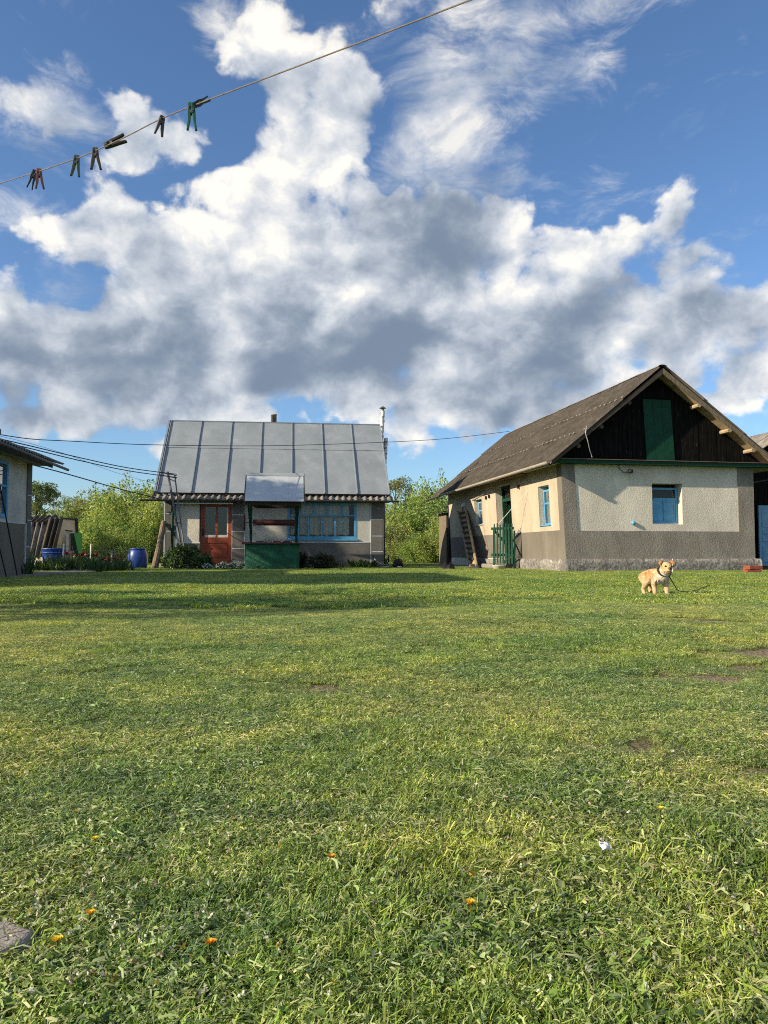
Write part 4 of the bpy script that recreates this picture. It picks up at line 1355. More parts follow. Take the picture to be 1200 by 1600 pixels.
# ------------------------------------------------------------------ cellar with slate slopes
def cellar():
    Y = 29.0
    o = at(85, 872, Y)
    c = thing('root_cellar', 'small beige cellar with leaning wavy slate sheets and open green door', 'cellar', (o.x, o.y, 0))
    def q(px, py, y):
        p = at(px, py, y)
        return Vector((p.x - o.x, p.y - o.y, p.z))
    f = [q(84, 866, 28.6), q(124, 866, 29.6), q(120, 813, 29.9), q(97, 811, 29.1)]
    bk = Vector((-2.6, 1.9, 0))
    f[0].z = f[1].z = -.02
    m = MB().add(f + [p + bk for p in f], [(0, 1, 2, 3), (7, 6, 5, 4), (1, 5, 6, 2), (3, 2, 6, 7), (0, 3, 7, 4)])
    m.build('cellar_body', M_CREAMCELLAR, c)
    # dark verge over the front
    for (a, b) in ((f[3], f[2]), (f[2], f[1])):
        MB().bar(a + Vector((0, -.05, .03)), b + Vector((.03, -.05, .03)), .09, .06).build('verge', M_BLACK, c)
    # doorway with door standing open
    MB().hexa([q(103, 862, 28.9), q(111, 862, 29.1), q(111, 862, 29.2), q(103, 862, 29.0), q(103, 831, 28.9), q(111, 831, 29.1), q(111, 831, 29.2), q(103, 831, 29.0)]).build('door_reveal', M_WHITEWALL, c)
    MB().hexa([q(111, 865, 29.0), q(117, 865, 29.15), q(117, 865, 29.3), q(111, 865, 29.2), q(111, 833, 29.0), q(117, 833, 29.15), q(117, 833, 29.3), q(111, 833, 29.2)]).build('door_dark', M_DARKIN, c)
    MB().hexa([q(115, 866, 28.85), q(128.5, 866, 28.6), q(128.5, 866, 28.66), q(115, 866, 28.91), q(115, 832, 28.85), q(128.5, 833, 28.6), q(128.5, 833, 28.66), q(115, 832, 28.91)]).build('door', M_GREENBRIGHT, c)
    MB().bar(q(102, 829, 28.85), q(113, 830, 29.05), .05, .05).build('door_head', M_GREEN, c)
    # wavy sheets leaning against the long side, wave by wave runs up the slope
    def sheet(p0, p1, p2, p3, waves, amp, m_):
        """p0-p1 bottom, p3-p2 top"""
        b = MB()
        n = waves * 8
        nrm = (p1 - p0).cross(p3 - p0).normalized()
        for r in range(2):
            for i in range(n + 1):
                t = i / n
                p = (p0.lerp(p1, t) if r == 0 else p3.lerp(p2, t)) + nrm * amp * -math.cos(2 * math.pi * t * waves)
                b.v.append(p)
        b.f += [(i, i + 1, n + 2 + i, n + 1 + i) for i in range(n)]
        ob = b.build('slate_sheet', m_, c, True)
        so = ob.modifiers.new('solid', 'SOLIDIFY')
        so.thickness = .015
    sheet(q(26, 872, 28.2), q(60, 872, 28.2), q(72, 817, 28.9), q(38, 818, 28.9), 4, .09, M_SLATE_OLD)
    sheet(q(60, 872, 28.1), q(84, 868, 28.3), q(99, 809, 28.9), q(76, 809, 28.7), 3, .09, M_SLATE)
    sheet(q(34, 821, 28.75), q(74, 816, 28.85), q(92, 806, 30.2), q(44, 808, 30.2), 5, .08, M_SLATE)


cellar()


# ------------------------------------------------------------------ barrels
def barrel(px, py, hpx, r, label, open_top):
    p = on_ground(px, py)
    hgt = hpx * p.y / F
    b = thing('blue_barrel', label, 'barrel', (p.x, p.y, 0), 0, 'blue plastic barrels')
    pr = [(r * .80, 0), (r * .86, .02), (r * .97, hgt * .18), (r, hgt * .34), (r * 1.0, hgt * .52), (r * .96, hgt * .68), (r * .84, hgt * .88), (r * .74, hgt * .95)]
    MB().lathe(pr, (0, 0, 0), 28).build('barrel_body', M_BARREL, b, True)
    MB().lathe([(r * .78, hgt * .945), (r * .80, hgt * .955), (r * .80, hgt * .99), (r * .76, hgt), (r * .1, hgt * .995)], (0, 0, 0), 28).build('lid', M_BARREL, b, True)
    for z in (.34, .6):
        MB().lathe([(r * .985, hgt * z - .012), (r * 1.015, hgt * z), (r * .985, hgt * z + .012)], (0, 0, 0), 28).build('hoop', M_BARREL, b, True)


barrel(215, 889, 32, .31, 'upright blue plastic barrel standing on the lawn before the shrubs', False)


def tub():
    p = at(84, 870, 24.2)
    b = thing('blue_tub', 'low blue tub behind the wire fence near the cellar', 'tub', (p.x, p.y, 0))
    MB().lathe([(.30, 0), (.34, .3), (.36, .62), (.385, .63), (.385, .66), (.34, .66), (.30, .4)], (0, 0, 0), 24).build('tub_body', M_BARREL, b, True).scale = (1.0, .7, 1)
    MB().lathe([(.37, .50), (.395, .515), (.37, .53)], (0, 0, 0), 24).build('rim_band', M_BARREL, b, True).scale = (1.0, .7, 1)


tub()


# ------------------------------------------------------------------ mast, wires
def mast():
    foot = on_ground(291, 890)
    Y = foot.y
    o = Vector((foot.x, foot.y, 0))
    m = thing('steel_mast', 'leaning grey angle iron mast carrying cables beside the red door', 'mast', o)
    tl, tr_ = at(262, 737, Y + .2) - o, at(273, 742, Y + .2) - o
    b1 = Vector((.03, 0, -.1))
    MB().bar(Vector((-.03, 0, -.1)), tl, .05, .05).build('leg', M_STEEL, m)
    MB().bar(b1, tr_, .03, .03).build('leg', M_STEEL, m)
    for t in (.35, .5, .65, .8, .93):
        MB().bar(Vector((-.03, 0, -.1)).lerp(tl, t), b1.lerp(tr_, t), .03, .03).build('cross_tie', M_STEEL, m)
    for py in (739, 743):
        MB().bar(at(250, py - 1, Y + .2) - o, at(276, py + 4, Y + .2) - o, .03, .03).build('cross_arm', M_STEEL, m)
    return tl + o, tr_ + o


mast_l, mast_r = mast()


def sag(a, b, drop, n=24):
    pts = []
    for i in range(n + 1):
        t = i / n
        p = Vector(a).lerp(Vector(b), t)
        p.z -= drop * 4 * t * (1 - t)
        pts.append(p)
    return pts


def through(pix, depths):
    """points through picture columns with given depths"""
    return [at(x, y, d) for (x, y), d in zip(pix, depths)]


def smooth_path(pts, n=6):
    out = []
    for i in range(len(pts) - 1):
        p0, p1, p2, p3 = pts[max(i - 1, 0)], pts[i], pts[i + 1], pts[min(i + 2, len(pts) - 1)]
        for j in range(n):
            t = j / n
            out.append(.5 * ((2 * p1) + (p2 - p0) * t + (2 * p0 - 5 * p1 + 4 * p2 - p3) * t * t + (3 * p1 - p0 - 3 * p2 + p3) * t ** 3))
    out.append(pts[-1])
    return out


M_CABLE = mat('black_cable', (.022, .022, .024), .6, .2, 9)
G = 'overhead cables between the houses'
cord_thing('overhead_cable', smooth_path(through([(-40, 672), (40, 685), (105, 689), (240, 695), (420, 696.5), (600, 691), (700, 685), (796, 674)], [15, 16.5, 18, 20.5, 23.5, 26.5, 28.3, 30.5])),
           .010, M_CABLE, 'single black cable crossing the metal roof to the slate ridge', 'cable', G)
cord_thing('overhead_cable', smooth_path(through([(-60, 672), (40, 695), (120, 714), (200, 731), (276, 741)], [15.5, 18, 20, 21.8, 23.4])), .013, M_CABLE,
           'upper of two thick black cables running from edge house to mast', 'cable', G)
cord_thing('overhead_cable', smooth_path(through([(-60, 676), (40, 699), (120, 718.5), (200, 735.5), (276, 746)], [15.6, 18.1, 20.1, 21.9, 23.5])), .013, M_CABLE,
           'lower of two thick black cables running from edge house to mast', 'cable', G)
cord_thing('overhead_cable', smooth_path(through([(-60, 668), (40, 691), (110, 712), (180, 738), (245, 756), (266, 758)], [15.7, 18.2, 20, 21.8, 23.2, 23.5])), .004, M_CABLE,
           'thin wispy wire sagging under the two thick cables to mast', 'cable', G)
cord_thing('overhead_cable', smooth_path(through([(46, 725), (110, 742), (180, 762), (247, 779)], [18, 20.3, 22.6, 24.7])), .015, M_CABLE,
           'lowest thick black cable from grey house corner to metal roof gutter', 'cable', G)

# clothes line and pegs
def line_pt(px):
    # 1/depth runs straight along the line in the picture
    inv = .345 + (px - 60) * (.435 - .345) / 240.0
    ys = [(-500, 435), (-200, 357), (0, 286.5), (60, 268), (118, 248), (150, 235), (200, 212), (251, 186), (320, 158), (440, 113), (600, 52), (735, 0), (900, -64), (1100, -140), (2600, -700)]
    for (a, b) in zip(ys, ys[1:]):
        if a[0] <= px <= b[0]:
            y = a[1] + (b[1] - a[1]) * (px - a[0]) / (b[0] - a[0])
            return at(px, y, 1 / inv)


pts = smooth_path([line_pt(x) for x in (-500, -300, -200, -100, 0, 60, 118, 150, 200, 251, 320, 440, 600, 735, 900, 1100)], 4)
_d = (pts[-1] - pts[-4]).normalized()
pts += [pts[-1] + _d * 1.0, pts[-1] + _d * 2.4 + Vector((0, 0, .03)), pts[-1] + _d * 4.0 + Vector((0, 0, .10))]
cord_thing('clothes_line', pts, .0019, mat('worn_line', (.17, .14, .115), .8, .3, 60), 'brown clothes line strung slanting across the sky with pegs', 'clothes line', None, 6)
for (p, lab) in ((pts[0], 'grey post holding the far left end of the clothes line'), (pts[-1], 'grey post holding the right end of the clothes line')):
    o = MB().tube([(0, 0, -.3), (0, 0, p.z + .08)], .03, 10).build('line_post', M_STEEL, None, True)
    o.location = (p.x, p.y, 0)
    tag(o, lab, 'post', 'clothes line posts')


def peg_mesh():
    """one lever, tip at the origin, legs hanging down -z, 75 mm long"""
    b = MB()
    prof = [(0.004, .004, .0055), (-.010, .0055, .0075), (-.026, .0065, .008), (-.045, .0085, .0075), (-.064, .0120, .0065), (-.074, .0140, .005)]
    for (z, x, hw) in prof:
        th = .0048 if z > -.06 else .0036
        b.v += [(x - th, -hw, z), (x - th, hw, z), (x + th, hw, z), (x + th, -hw, z)]
    for i in range(len(prof) - 1):
        for j in range(4):
            k = (j + 1) % 4
            b.f.append((i * 4 + j, i * 4 + k, i * 4 + 4 + k, i * 4 + 4 + j))
    b.f += [(3, 2, 1, 0), tuple(len(prof) * 4 - 4 + j for j in range(4))]
    return b


def peg(px, roll, col, label, spread=1.0, yaw=0.0, scale=1.0):
    p = line_pt(px)
    o = thing('clothes_peg', label, 'clothes peg', (p.x, p.y, p.z), 0, 'pegs on the clothes line')
    o.rotation_euler = (0, R(roll), R(yaw))
    m = mat('peg_' + '_'.join('%02d' % int(100 * c) for c in col), col, .45, .15, 80, spec=.4)
    for s in (1, -1):
        b = peg_mesh()
        b.v = [(s * (x if z > -.03 else x * spread), y, (z + .006)) for (x, y, z) in b.v]
        if s < 0:
            b.f = [tuple(reversed(f)) for f in b.f]
        l = b.build('lever', m, o, False, .0012)
    sp = MB()
    sp.tube([(0, -.009, -.018), (0, .009, -.018)], .0042, 8)
    sp.tube([(-.006, -.0085, -.002), (-.008, -.0085, -.012), (0, -.0085, -.018), (.008, -.0085, -.012), (.006, -.0085, -.002)], .0011, 5)
    sp.build('spring', M_STEEL, o)
    o.scale = (scale,) * 3


peg(54, 14, (.045, .05, .035), 'dark olive clothes peg at the left end of the peg row', .7, 30)
peg(61, -4, (.20, .075, .06), 'dull red clothes peg overlapping the leftmost olive one', 1.0, 20)
peg(120, 4, (.018, .05, .04), 'dark green clothes peg hanging alone beside the red one', 1.0, 10)
peg(149, -3, (.04, .035, .028), 'dark brown clothes peg hanging left of the sideways black one', 1.15, 10)
peg(167, -113, (.015, .016, .015), 'black clothes peg lying sideways along the line', .95, 0, 1.02)
peg(253, 10, (.07, .055, .045), 'grey brown clothes peg hanging alone over the white cloud', 1.0, 35, .86)
peg(299, -2, (.012, .10, .065), 'bright green clothes peg hanging straight near the right end', .85, 10, 1.1)
peg(305, -128, (.008, .03, .04), 'dark teal clothes peg tilted upward at the right end of pegs', .6, 30, .8)


# ------------------------------------------------------------------ leaves
def leaf_cloud(n, sampler, size, cols, rs, droop=0.0, narrow=.55):
    """n diamond leaves bent along the midrib; sampler(n) -> centres (n,3) and outward dirs; cols list of linear colours"""
    c, out = sampler(n)
    d = rs.normal(size=(n, 3)) + out * 0.9
    d[:, 2] -= droop
    d /= np.linalg.norm(d, axis=1, keepdims=True) + 1e-9
    s = np.cross(d, rs.normal(size=(n, 3)))
    s /= np.linalg.norm(s, axis=1, keepdims=True) + 1e-9
    nn = np.cross(d, s)
    L = size * rs.uniform(.6, 1.35, size=(n, 1))
    wv = L * narrow * .5
    v = np.stack([c, c + d * L * .5 + s * wv + nn * L * .10, c + d * L, c + d * L * .5 - s * wv + nn * L * .10], axis=1)
    base = np.arange(n)[:, None] * 4
    f = np.concatenate([base + np.array([[0, 1, 2]]), base + np.array([[0, 2, 3]])])
    cols = np.asarray(cols)
    pick = cols[rs.integers(0, len(cols), n)] * rs.uniform(.72, 1.3, size=(n, 1))
    return v.reshape(-1, 3), f, np.repeat(pick, 4, axis=0)


def clumps_sampler(rs, clumps):
    """clumps: (x,y,z,rx,ry,rz,weight); leaves sit mostly near each clump's skin"""
    w = np.array([c[6] for c in clumps], float)
    w /= w.sum()
    arr = np.array([c[:6] for c in clumps], float)

    def f(n):
        i = rs.choice(len(clumps), n, p=w)
        d = rs.normal(size=(n, 3))
        d /= np.linalg.norm(d, axis=1, keepdims=True)
        r = rs.uniform(0, 1, size=(n, 1)) ** .45
        return arr[i, :3] + d * r * arr[i, 3:], d
    return f


M_LEAF = leaf_mat('shrub_leaves', trans=.38)
M_LEAF_DK = leaf_mat('dark_leaves', trans=.25)
M_FLOWER = leaf_mat('petals', trans=.3, world_var=False)
M_BARK = mat('bark', (.085, .068, .05), .95, .3, 6, bump=.01, bump_scale=20)
WILLOW = [(.28, .375, .10), (.34, .41, .12), (.22, .32, .09), (.40, .44, .15), (.16, .24, .08), (.31, .36, .14)]
DEEP = [(.12, .165, .055), (.155, .195, .07), (.095, .135, .055), (.18, .20, .09)]
OLIVE = [(.22, .24, .10), (.26, .26, .12), (.18, .20, .09), (.28, .26, .15)]


def shrub_meshes(seed, h, r, n, cols, size, rough):
    rs = np.random.default_rng(seed)
    cl = []
    st = MB()
    for i in range(rough):
        a, q = rs.uniform(0, 6.283), rs.uniform(0, 1) ** .6
        x, y = r * q * math.cos(a), r * q * math.sin(a)
        top = h * (1 - .50 * q ** 1.6) * rs.uniform(.72, 1.08)
        z = rs.uniform(.12, .95) * top
        s = rs.uniform(.17, .34) * r
        cl.append((x, y, z, s, s, s * rs.uniform(.8, 1.7), s ** 2))
        if i % 3 == 0:
            st.tube([(x * .15, y * .15, -.1), (x * .55, y * .55, z * .6), (x, y, z + s * .7)], [.035, .018, .008], 5)
    # upright shoots that break the outline
    for i in range(rough // 2):
        a, q = rs.uniform(0, 6.283), rs.uniform(0, 1) ** .6 * .85
        x, y = r * q * math.cos(a), r * q * math.sin(a)
        top = h * (1 - .45 * q ** 1.6) * rs.uniform(.95, 1.16)
        cl.append((x, y, top * .86, .09 * r, .09 * r, .20 * h, .012 * r * h))
        st.tube([(x * .6, y * .6, h * .4), (x, y, top)], [.02, .006], 4)
    v, f, c = leaf_cloud(n, clumps_sampler(rs, cl), size, cols, rs)
    v[:, 2] = np.abs(v[:, 2]) + .02
    me = np_mesh('crown', v, [f], c)
    me.materials.append(M_LEAF)
    sm = set_mat(st.mesh('trunk', True), M_BARK)
    return me, sm


SH = [shrub_meshes(31 + i, 3.6, 2.1, 16000, WILLOW, .125, 80) for i in range(4)]
SHO = [shrub_meshes(51 + i, 3.4, 2.0, 13000, WILLOW[2:] + OLIVE, .125, 75) for i in range(2)]


def plant(name, meshes, label, cat, loc, rz, sc, group):
    t = thing(name, label, cat, loc, rz, group)
    t.scale = sc
    inst('crown', meshes[0], t)
    inst('trunk', meshes[1], t)
    return t


def shrub_at(px, py_top, Y, var, w, label, olive=False):
    top = at(px, py_top, Y)
    ms = (SHO if olive else SH)[var % (2 if olive else 4)]
    base_h = 3.4 if olive else 3.6
    s = max(top.z, .5) / base_h
    half = w * Y / F / 2 / 2.0
    return plant('willow_shrub', ms, label, 'shrub', (top.x, Y, 0), random.uniform(0, 6.28), (half, half, s), 'shrubs growing behind the yard')


GRP = [
    (70, 815, 36, 0, 130, 'yellow-green shrub rising right behind the slate cellar', False),
    (120, 790, 40, 1, 130, 'shrub between the cellar roof and the tallest shrub', True),
    (165, 800, 33.5, 2, 90, 'low bright shrub standing right of the green cellar door', False),
    (205, 755, 37, 3, 130, 'tallest yellow-green shrub left of the small metal roof house', False),
    (150, 772, 43, 1, 140, 'darker shrub behind the bright ones left of the house', True),
    (240, 775, 34, 0, 80, 'bright upright shrub touching the left corner of house', False),
    (188, 825, 30.8, 1, 70, 'small shrub directly behind the upright blue barrel', False),
    (262, 800, 36, 2, 80, 'shrub mostly hidden behind the small house corner', False),
    (20, 800, 40, 3, 130, 'shrub half hidden behind the grey house at left edge', True),
    (612, 815, 37, 0, 80, 'olive shrub just right of the small house corner', True),
    (645, 775, 40, 2, 120, 'bright shrub in the gap between the two houses', False),
    (685, 752, 42, 3, 110, 'tallest bright shrub in the gap, beside the slate eave', False),
    (665, 830, 35, 1, 75, 'low bright shrub at the foot of the gap between houses', False),
    (630, 845, 36, 0, 55, 'small brownish shrub low in the gap behind the trimmer', True),
    (700, 800, 37, 1, 70, 'bright shrub behind the dark lobby', False),
    (655, 800, 46, 0, 160, 'shrub filling the back of the gap between houses', True),
]
for g in GRP:
    shrub_at(g[0], g[1], g[2], g[3], g[4], g[5], g[6])


def tree_meshes(seed, h, crown_r, n, cols, size, sparse=False, tall=1.0):
    rs = np.random.default_rng(seed)
    st = MB()
    st.tube([(0, 0, -.2), (.05 * h * .1, 0, h * .3), (.02 * h, .02 * h, h * .62), (.0, .03 * h, h * .92)], [h * .028, h * .021, h * .013, h * .004], 8)
    cl = []
    for i in range(26 if not sparse else 34):
        t = rs.uniform(.26, .95)
        a = rs.uniform(0, 6.283)
        reach = crown_r * math.sin(math.pi * min(1, (t - .15) / .9)) ** .7 * rs.uniform(.55, 1.05)
        x, y, z = reach * math.cos(a), reach * math.sin(a), h * t * tall + reach * .25
        st.tube([(0, 0, h * t * .8), (x * .5, y * .5, (h * t * .8 + z) / 2 + .1), (x, y, z)], [h * .010, h * .006, h * .002], 5)
        s = crown_r * rs.uniform(.17, .34) * (.75 if sparse else 1)
        cl.append((x, y, z, s, s, s * .8, s * s))
        for j in range(3):
            cl.append((x * rs.uniform(.6, 1.1) + rs.normal() * .15 * crown_r, y * rs.uniform(.6, 1.1) + rs.normal() * .15 * crown_r, z + rs.normal() * .12 * crown_r, s * .6, s * .6, s * .5, s * s * .4))
    v, f, c = leaf_cloud(n, clumps_sampler(rs, cl), size, cols, rs)
    me = np_mesh('crown', v, [f], c)
    me.materials.append(M_LEAF_DK)
    return me, set_mat(st.mesh('trunk', True), M_BARK)


T_DENSE = tree_meshes(81, 8.0, 2.2, 9000, DEEP, .20)
T_LIGHT = tree_meshes(82, 8.0, 2.4, 4200, OLIVE + DEEP, .17, True)
T_ROUND = tree_meshes(83, 8.0, 3.0, 8000, OLIVE + DEEP, .20)


def tree_at(px, py_top, Y, ms, label, wid=1.0):
    top = at(px, py_top, Y)
    s = top.z / 8.3
    return plant('background_tree', ms, label, 'tree', (top.x, Y, 0), random.uniform(0, 6.28), (s * wid, s * wid, s), 'trees beyond the yard')


tree_at(60, 748, 62, T_DENSE, 'dense dark green tree rising beside the grey house corner')
tree_at(105, 776, 66, T_LIGHT, 'thin-leaved grey-green tree right of the dense dark one', 1.0)
tree_at(150, 786, 74, T_ROUND, 'small distant round tree above the cellar shrubs')
tree_at(178, 772, 70, T_LIGHT, 'sparse distant tree behind the tallest left shrub')
tree_at(28, 790, 75, T_ROUND, 'distant tree peeping out beside the left house wall')
tree_at(233, 768, 66, T_LIGHT, 'sparse tree top behind the left corner of metal roof house')
tree_at(618, 748, 55, T_ROUND, 'round-topped open tree right of the foil flue pipes', .8)
tree_at(655, 775, 72, T_LIGHT, 'thin distant tree behind the shrubs between both houses')
tree_at(590, 790, 70, T_DENSE, 'dark distant tree hidden behind the small house corner')
tree_at(200, 795, 90, T_DENSE, 'far dark tree between shrubs and sparse tree')
# unseen trees, added so that their shade falls on the lawn and the house front
for (x, y, s, ms, lab) in ((-10.4, 4.3, .9, T_LIGHT, 'unseen open tree added at the left to shade the lawn'),
                           (-14.3, 18.6, 1.0, T_ROUND, 'unseen leafy tree added behind the grey house to shade the green well')):
    plant('shade_tree', ms, lab, 'tree', (x, y, 0), 1.3, (s * .65, s * .65, s) if ms is T_ROUND else (s, s, s * .72), 'unseen trees added for shade')


top_ = plant('shade_poplar', T_DENSE, 'unseen narrow poplar added behind the grey house to shade the small house front', 'tree', (-14.0, 20.85, 0), .4, (.30, .30, 1.0), 'unseen trees added for shade')  # unseen tree, crown squeezed narrow to cast a strip of shade


def far_wood():
    """the belt of woodland on the horizon, one mass"""
    rs = np.random.default_rng(5)
    cl = []
    for i in range(220):
        x = rs.uniform(-130, 130)
        y = rs.uniform(125, 150)
        r = rs.uniform(1.5, 3.4)
        z = rs.uniform(0, 1) * 6.5 + .5
        cl.append((x, y, z, r, r, r * .9, r * r))
    v, f, c = leaf_cloud(26000, clumps_sampler(rs, cl), .8, DEEP + OLIVE, rs)
    me = np_mesh('far_wood', v, [f], c)
    me.materials.append(M_LEAF_DK)
    o = bpy.data.objects.new('far_wood', me)
    COL.objects.link(o)
    tag(o, 'far belt of green woodland closing the horizon', 'wood', None, 'stuff')


far_wood()


# ------------------------------------------------------------------ beds and flowers by the houses
def blades_clump(rs, n, h, r, w, lean, cols):
    """arching strap leaves from one root; returns verts, faces, cols"""
    V, Fc, C = [], [], []
    o = 0
    for i in range(n):
        a = rs.uniform(0, 6.283)
        q = rs.uniform(0, 1) ** .5 * r
        b = np.array([q * math.cos(a), q * math.sin(a), 0])
        da = a + rs.normal() * .6
        d = np.array([math.cos(da), math.sin(da), 0])
        s = np.array([-d[1], d[0], 0])
        hh = h * rs.uniform(.55, 1.1)
        le = lean * rs.uniform(.3, 1.2) * hh
        for (t, ww) in ((0, .5), (.35, 1), (.7, .85), (1, .08)):
            p = b + d * le * t ** 2 + np.array([0, 0, hh * (t - .28 * t * t * (le / hh))])
            V += [p - s * w * ww / 2, p + s * w * ww / 2]
        for j in range(3):
            k = o + 2 * j
            Fc.append([k, k + 1, k + 3, k + 2])
        c = np.asarray(cols[rs.integers(len(cols))]) * rs.uniform(.7, 1.3)
        C += [c] * 8
        o += 8
    return np.array(V), np.array(Fc), np.array(C)


def clump_obj(name, v, f, c, m, loc, label, cat, group=None, kind=None, rz=0.0):
    me = np_mesh(name, v, [f], c)
    me.materials.append(m)
    o = bpy.data.objects.new(name, me)
    COL.objects.link(o)
    o.location = loc
    o.rotation_euler = (0, 0, rz)
    return tag(o, label, cat, group, kind)


rs0 = np.random.default_rng(3)
GARD = [(.05, .10, .036), (.065, .125, .04), (.04, .08, .035), (.09, .14, .05), (.06, .10, .06)]


def garden_bed():
    V, Fq, C = [], [], []
    o = 0
    for i in range(430):
        px = rs0.uniform(-60, 205)
        Y = rs0.uniform(20.6, 24.6)
        if i < 110:
            px, Y = rs0.uniform(-70, 46), rs0.uniform(17.2, 19.6)
        p = at(px, 870, Y)
        v, f, c = blades_clump(rs0, int(rs0.integers(6, 13)), rs0.uniform(.25, .60) * (1.2 if px < 45 else .8 if px > 150 else 1), .08, .030, .55, GARD)
        V.append(v + np.array([p.x, Y, 0]))
        Fq.append(f + o)
        C.append(c)
        o += len(v)
    clump_obj('garden_leaves', np.concatenate(V), np.concatenate(Fq), np.concatenate(C), M_LEAF_DK, (0, 0, 0),
              'dense dark green flower leaves filling the bed behind the wire fence', 'garden plants', None, 'stuff')


garden_bed()


def tulip_meshes():
    s = MB().tube([(0, 0, 0), (.01, 0, .25), (0, .01, .47)], .006, 5)
    st = s.mesh('stem', True)
    attr_color(st, np.tile([.06, .11, .04], (len(st.vertices), 1)))
    st.materials.append(M_LEAF_DK)
    b = MB()
    for i in range(6):
        a = i * math.pi / 3
        r0, r1, r2 = .010, .045, .034
        for (z, r, w) in ((.47, r0, .012), (.52, r1, .032), (.56, r2, .020), (.575, r2 * .9, .003)):
            cx, cy = r * math.cos(a), r * math.sin(a)
            b.v += [(cx - w * math.sin(a), cy + w * math.cos(a), z), (cx + w * math.sin(a), cy - w * math.cos(a), z)]
        k = i * 8
        b.f += [(k, k + 1, k + 3, k + 2), (k + 2, k + 3, k + 5, k + 4), (k + 4, k + 5, k + 7, k + 6)]
    return st, b


T_ST, T_FL = tulip_meshes()
v_, f_, c_ = blades_clump(rs0, 4, .34, .015, .035, .4, GARD)
T_LF = np_mesh('leaf', v_, [f_], c_)
T_LF.materials.append(M_LEAF_DK)
FL = {}
for nm, colr in (('red', (.30, .012, .018)), ('maroon', (.10, .008, .018)), ('pink', (.50, .20, .20)), ('white', (.55, .50, .46))):
    fm = T_FL.mesh('flower_' + nm)
    attr_color(fm, np.tile(colr, (len(fm.vertices), 1)))
    fm.materials.append(M_FLOWER)
    FL[nm] = fm
tul = [(104, 863, 'red'), (109, 864, 'pink'), (113, 862, 'pink'), (121, 867, 'red'), (126, 868, 'red'), (129, 864, 'red'), (134, 866, 'pink'), (138, 867, 'maroon'),
       (145, 866, 'maroon'), (150, 865, 'red'), (160, 873, 'maroon'), (166, 874, 'red'), (170, 873, 'maroon'), (177, 871, 'maroon'), (185, 873, 'maroon'), (189, 873, 'maroon'), (118, 869, 'white'), (154, 869, 'red')]
for i, (px, py, k) in enumerate(tul):
    Y = 22.0 + (i * 7 % 5) * .3
    p = at(px, py, Y)
    t = thing('tulip', '%s tulip in the bed behind the wire fence' % {'red': 'bright red', 'pink': 'pale pink', 'white': 'single whitish', 'maroon': 'dark maroon'}[k], 'tulip', (p.x, Y, 0), i * 1.1, k + ' tulips in the fenced bed')
    s = max(.45, p.z / .55)
    t.scale = (1.25, 1.25, s)
    inst('stem', T_ST, t)
    inst('flower', FL[k], t, (0, 0, 0))
    inst('leaf', T_LF, t)


def wire_fence():
    a, b = at(42, 890, 21.6), at(215, 890, 23.4)
    o = Vector((a.x, a.y, 0))
    f = thing('wire_fence', 'low wire mesh fence on pale posts round the flower bed', 'fence', o)
    d = Vector((b.x - a.x, b.y - a.y, 0))
    ln = d.length
    d.normalize()
    for px in (44, 98.5, 142.5, 176, 204):
        s = wall_s(px, a.x, a.y, d.x, d.y)
        tilt = random.uniform(-.03, .03)
        hh = .78 if px < 150 else .62
        MB().tube([d * s + Vector((0, 0, -.2)), d * (s + tilt) + Vector((0, 0, hh))], .022, 8).build('post', M_WHITE if px in (44, 98.5, 142.5) else M_STEEL, f, True)
    s0, s1 = 0, wall_s(204, a.x, a.y, d.x, d.y)
    hw = MB()
    for z in (.12, .28, .44, .60, .72):
        hw.tube([d * s0 + Vector((0, .03, z)), d * ((s0 + s1) / 2) + Vector((0, .03, z - .02)), d * s1 + Vector((0, .03, z * .85))], .0035, 4)
    hw.build('line_wires', M_STEEL, f)['kind'] = 'stuff'
    vw = MB()
    s = s0
    while s < s1:
        vw.tube([d * s + Vector((0, .035, .02)), d * s + Vector((0, .035, .72 if s < s1 * .6 else .62))], .0028, 4)
        s += .12
    vw.build('upright_wires', M_STEEL, f)['kind'] = 'stuff'


wire_fence()


def peony(px, pytop, pyb, halfpx, label, cols, n, seed):
    p = on_ground(px, pyb)
    rs = np.random.default_rng(seed)
    top = at(px, pytop, p.y).z
    hw = halfpx * p.y / F
    cl = []
    for i in range(34):
        a, q = rs.uniform(0, 6.28), rs.uniform(0, 1) ** .6
        zz = top * rs.uniform(.2, .9) * (1 - .35 * q * q)
        cl.append((hw * q * math.cos(a), .5 * q * math.sin(a), zz, .14, .14, .12, 1))
    v, f, c = leaf_cloud(n, clumps_sampler(rs, cl), .11, cols, rs, narrow=.5)
    v[:, 2] = np.abs(v[:, 2]) + .01
    t = thing('garden_bush', label, 'bush', (p.x, p.y + .4, 0), 0, 'bushes along the small house')
    me = np_mesh('crown', v, [f], c)
    me.materials.append(M_LEAF_DK)
    inst('crown', me, t)
    st = MB()
    for i in range(12):
        a, q = rs.uniform(0, 6.28), rs.uniform(.2, .9)
        st.tube([(0, 0, -.02), (hw * q * math.cos(a) * .5, .25 * q * math.sin(a), top * .45), (hw * q * math.cos(a), .5 * q * math.sin(a), top * .8)], [.012, .009, .005], 5)
    st.build('stems', M_BARK, t)


peony(283, 853, 891, 38, 'dark leafy bush left of the red door', GARD, 2600, 61)
peony(505, 867, 890.5, 20, 'dark twiggy bush just right of the green well', [(.035, .05, .025), (.05, .055, .03), (.07, .05, .035)], 900, 62)
peony(470, 862, 890, 8, 'scraggly creeper on the right corner of the green well', [(.04, .05, .025), (.06, .06, .03)], 350, 63)

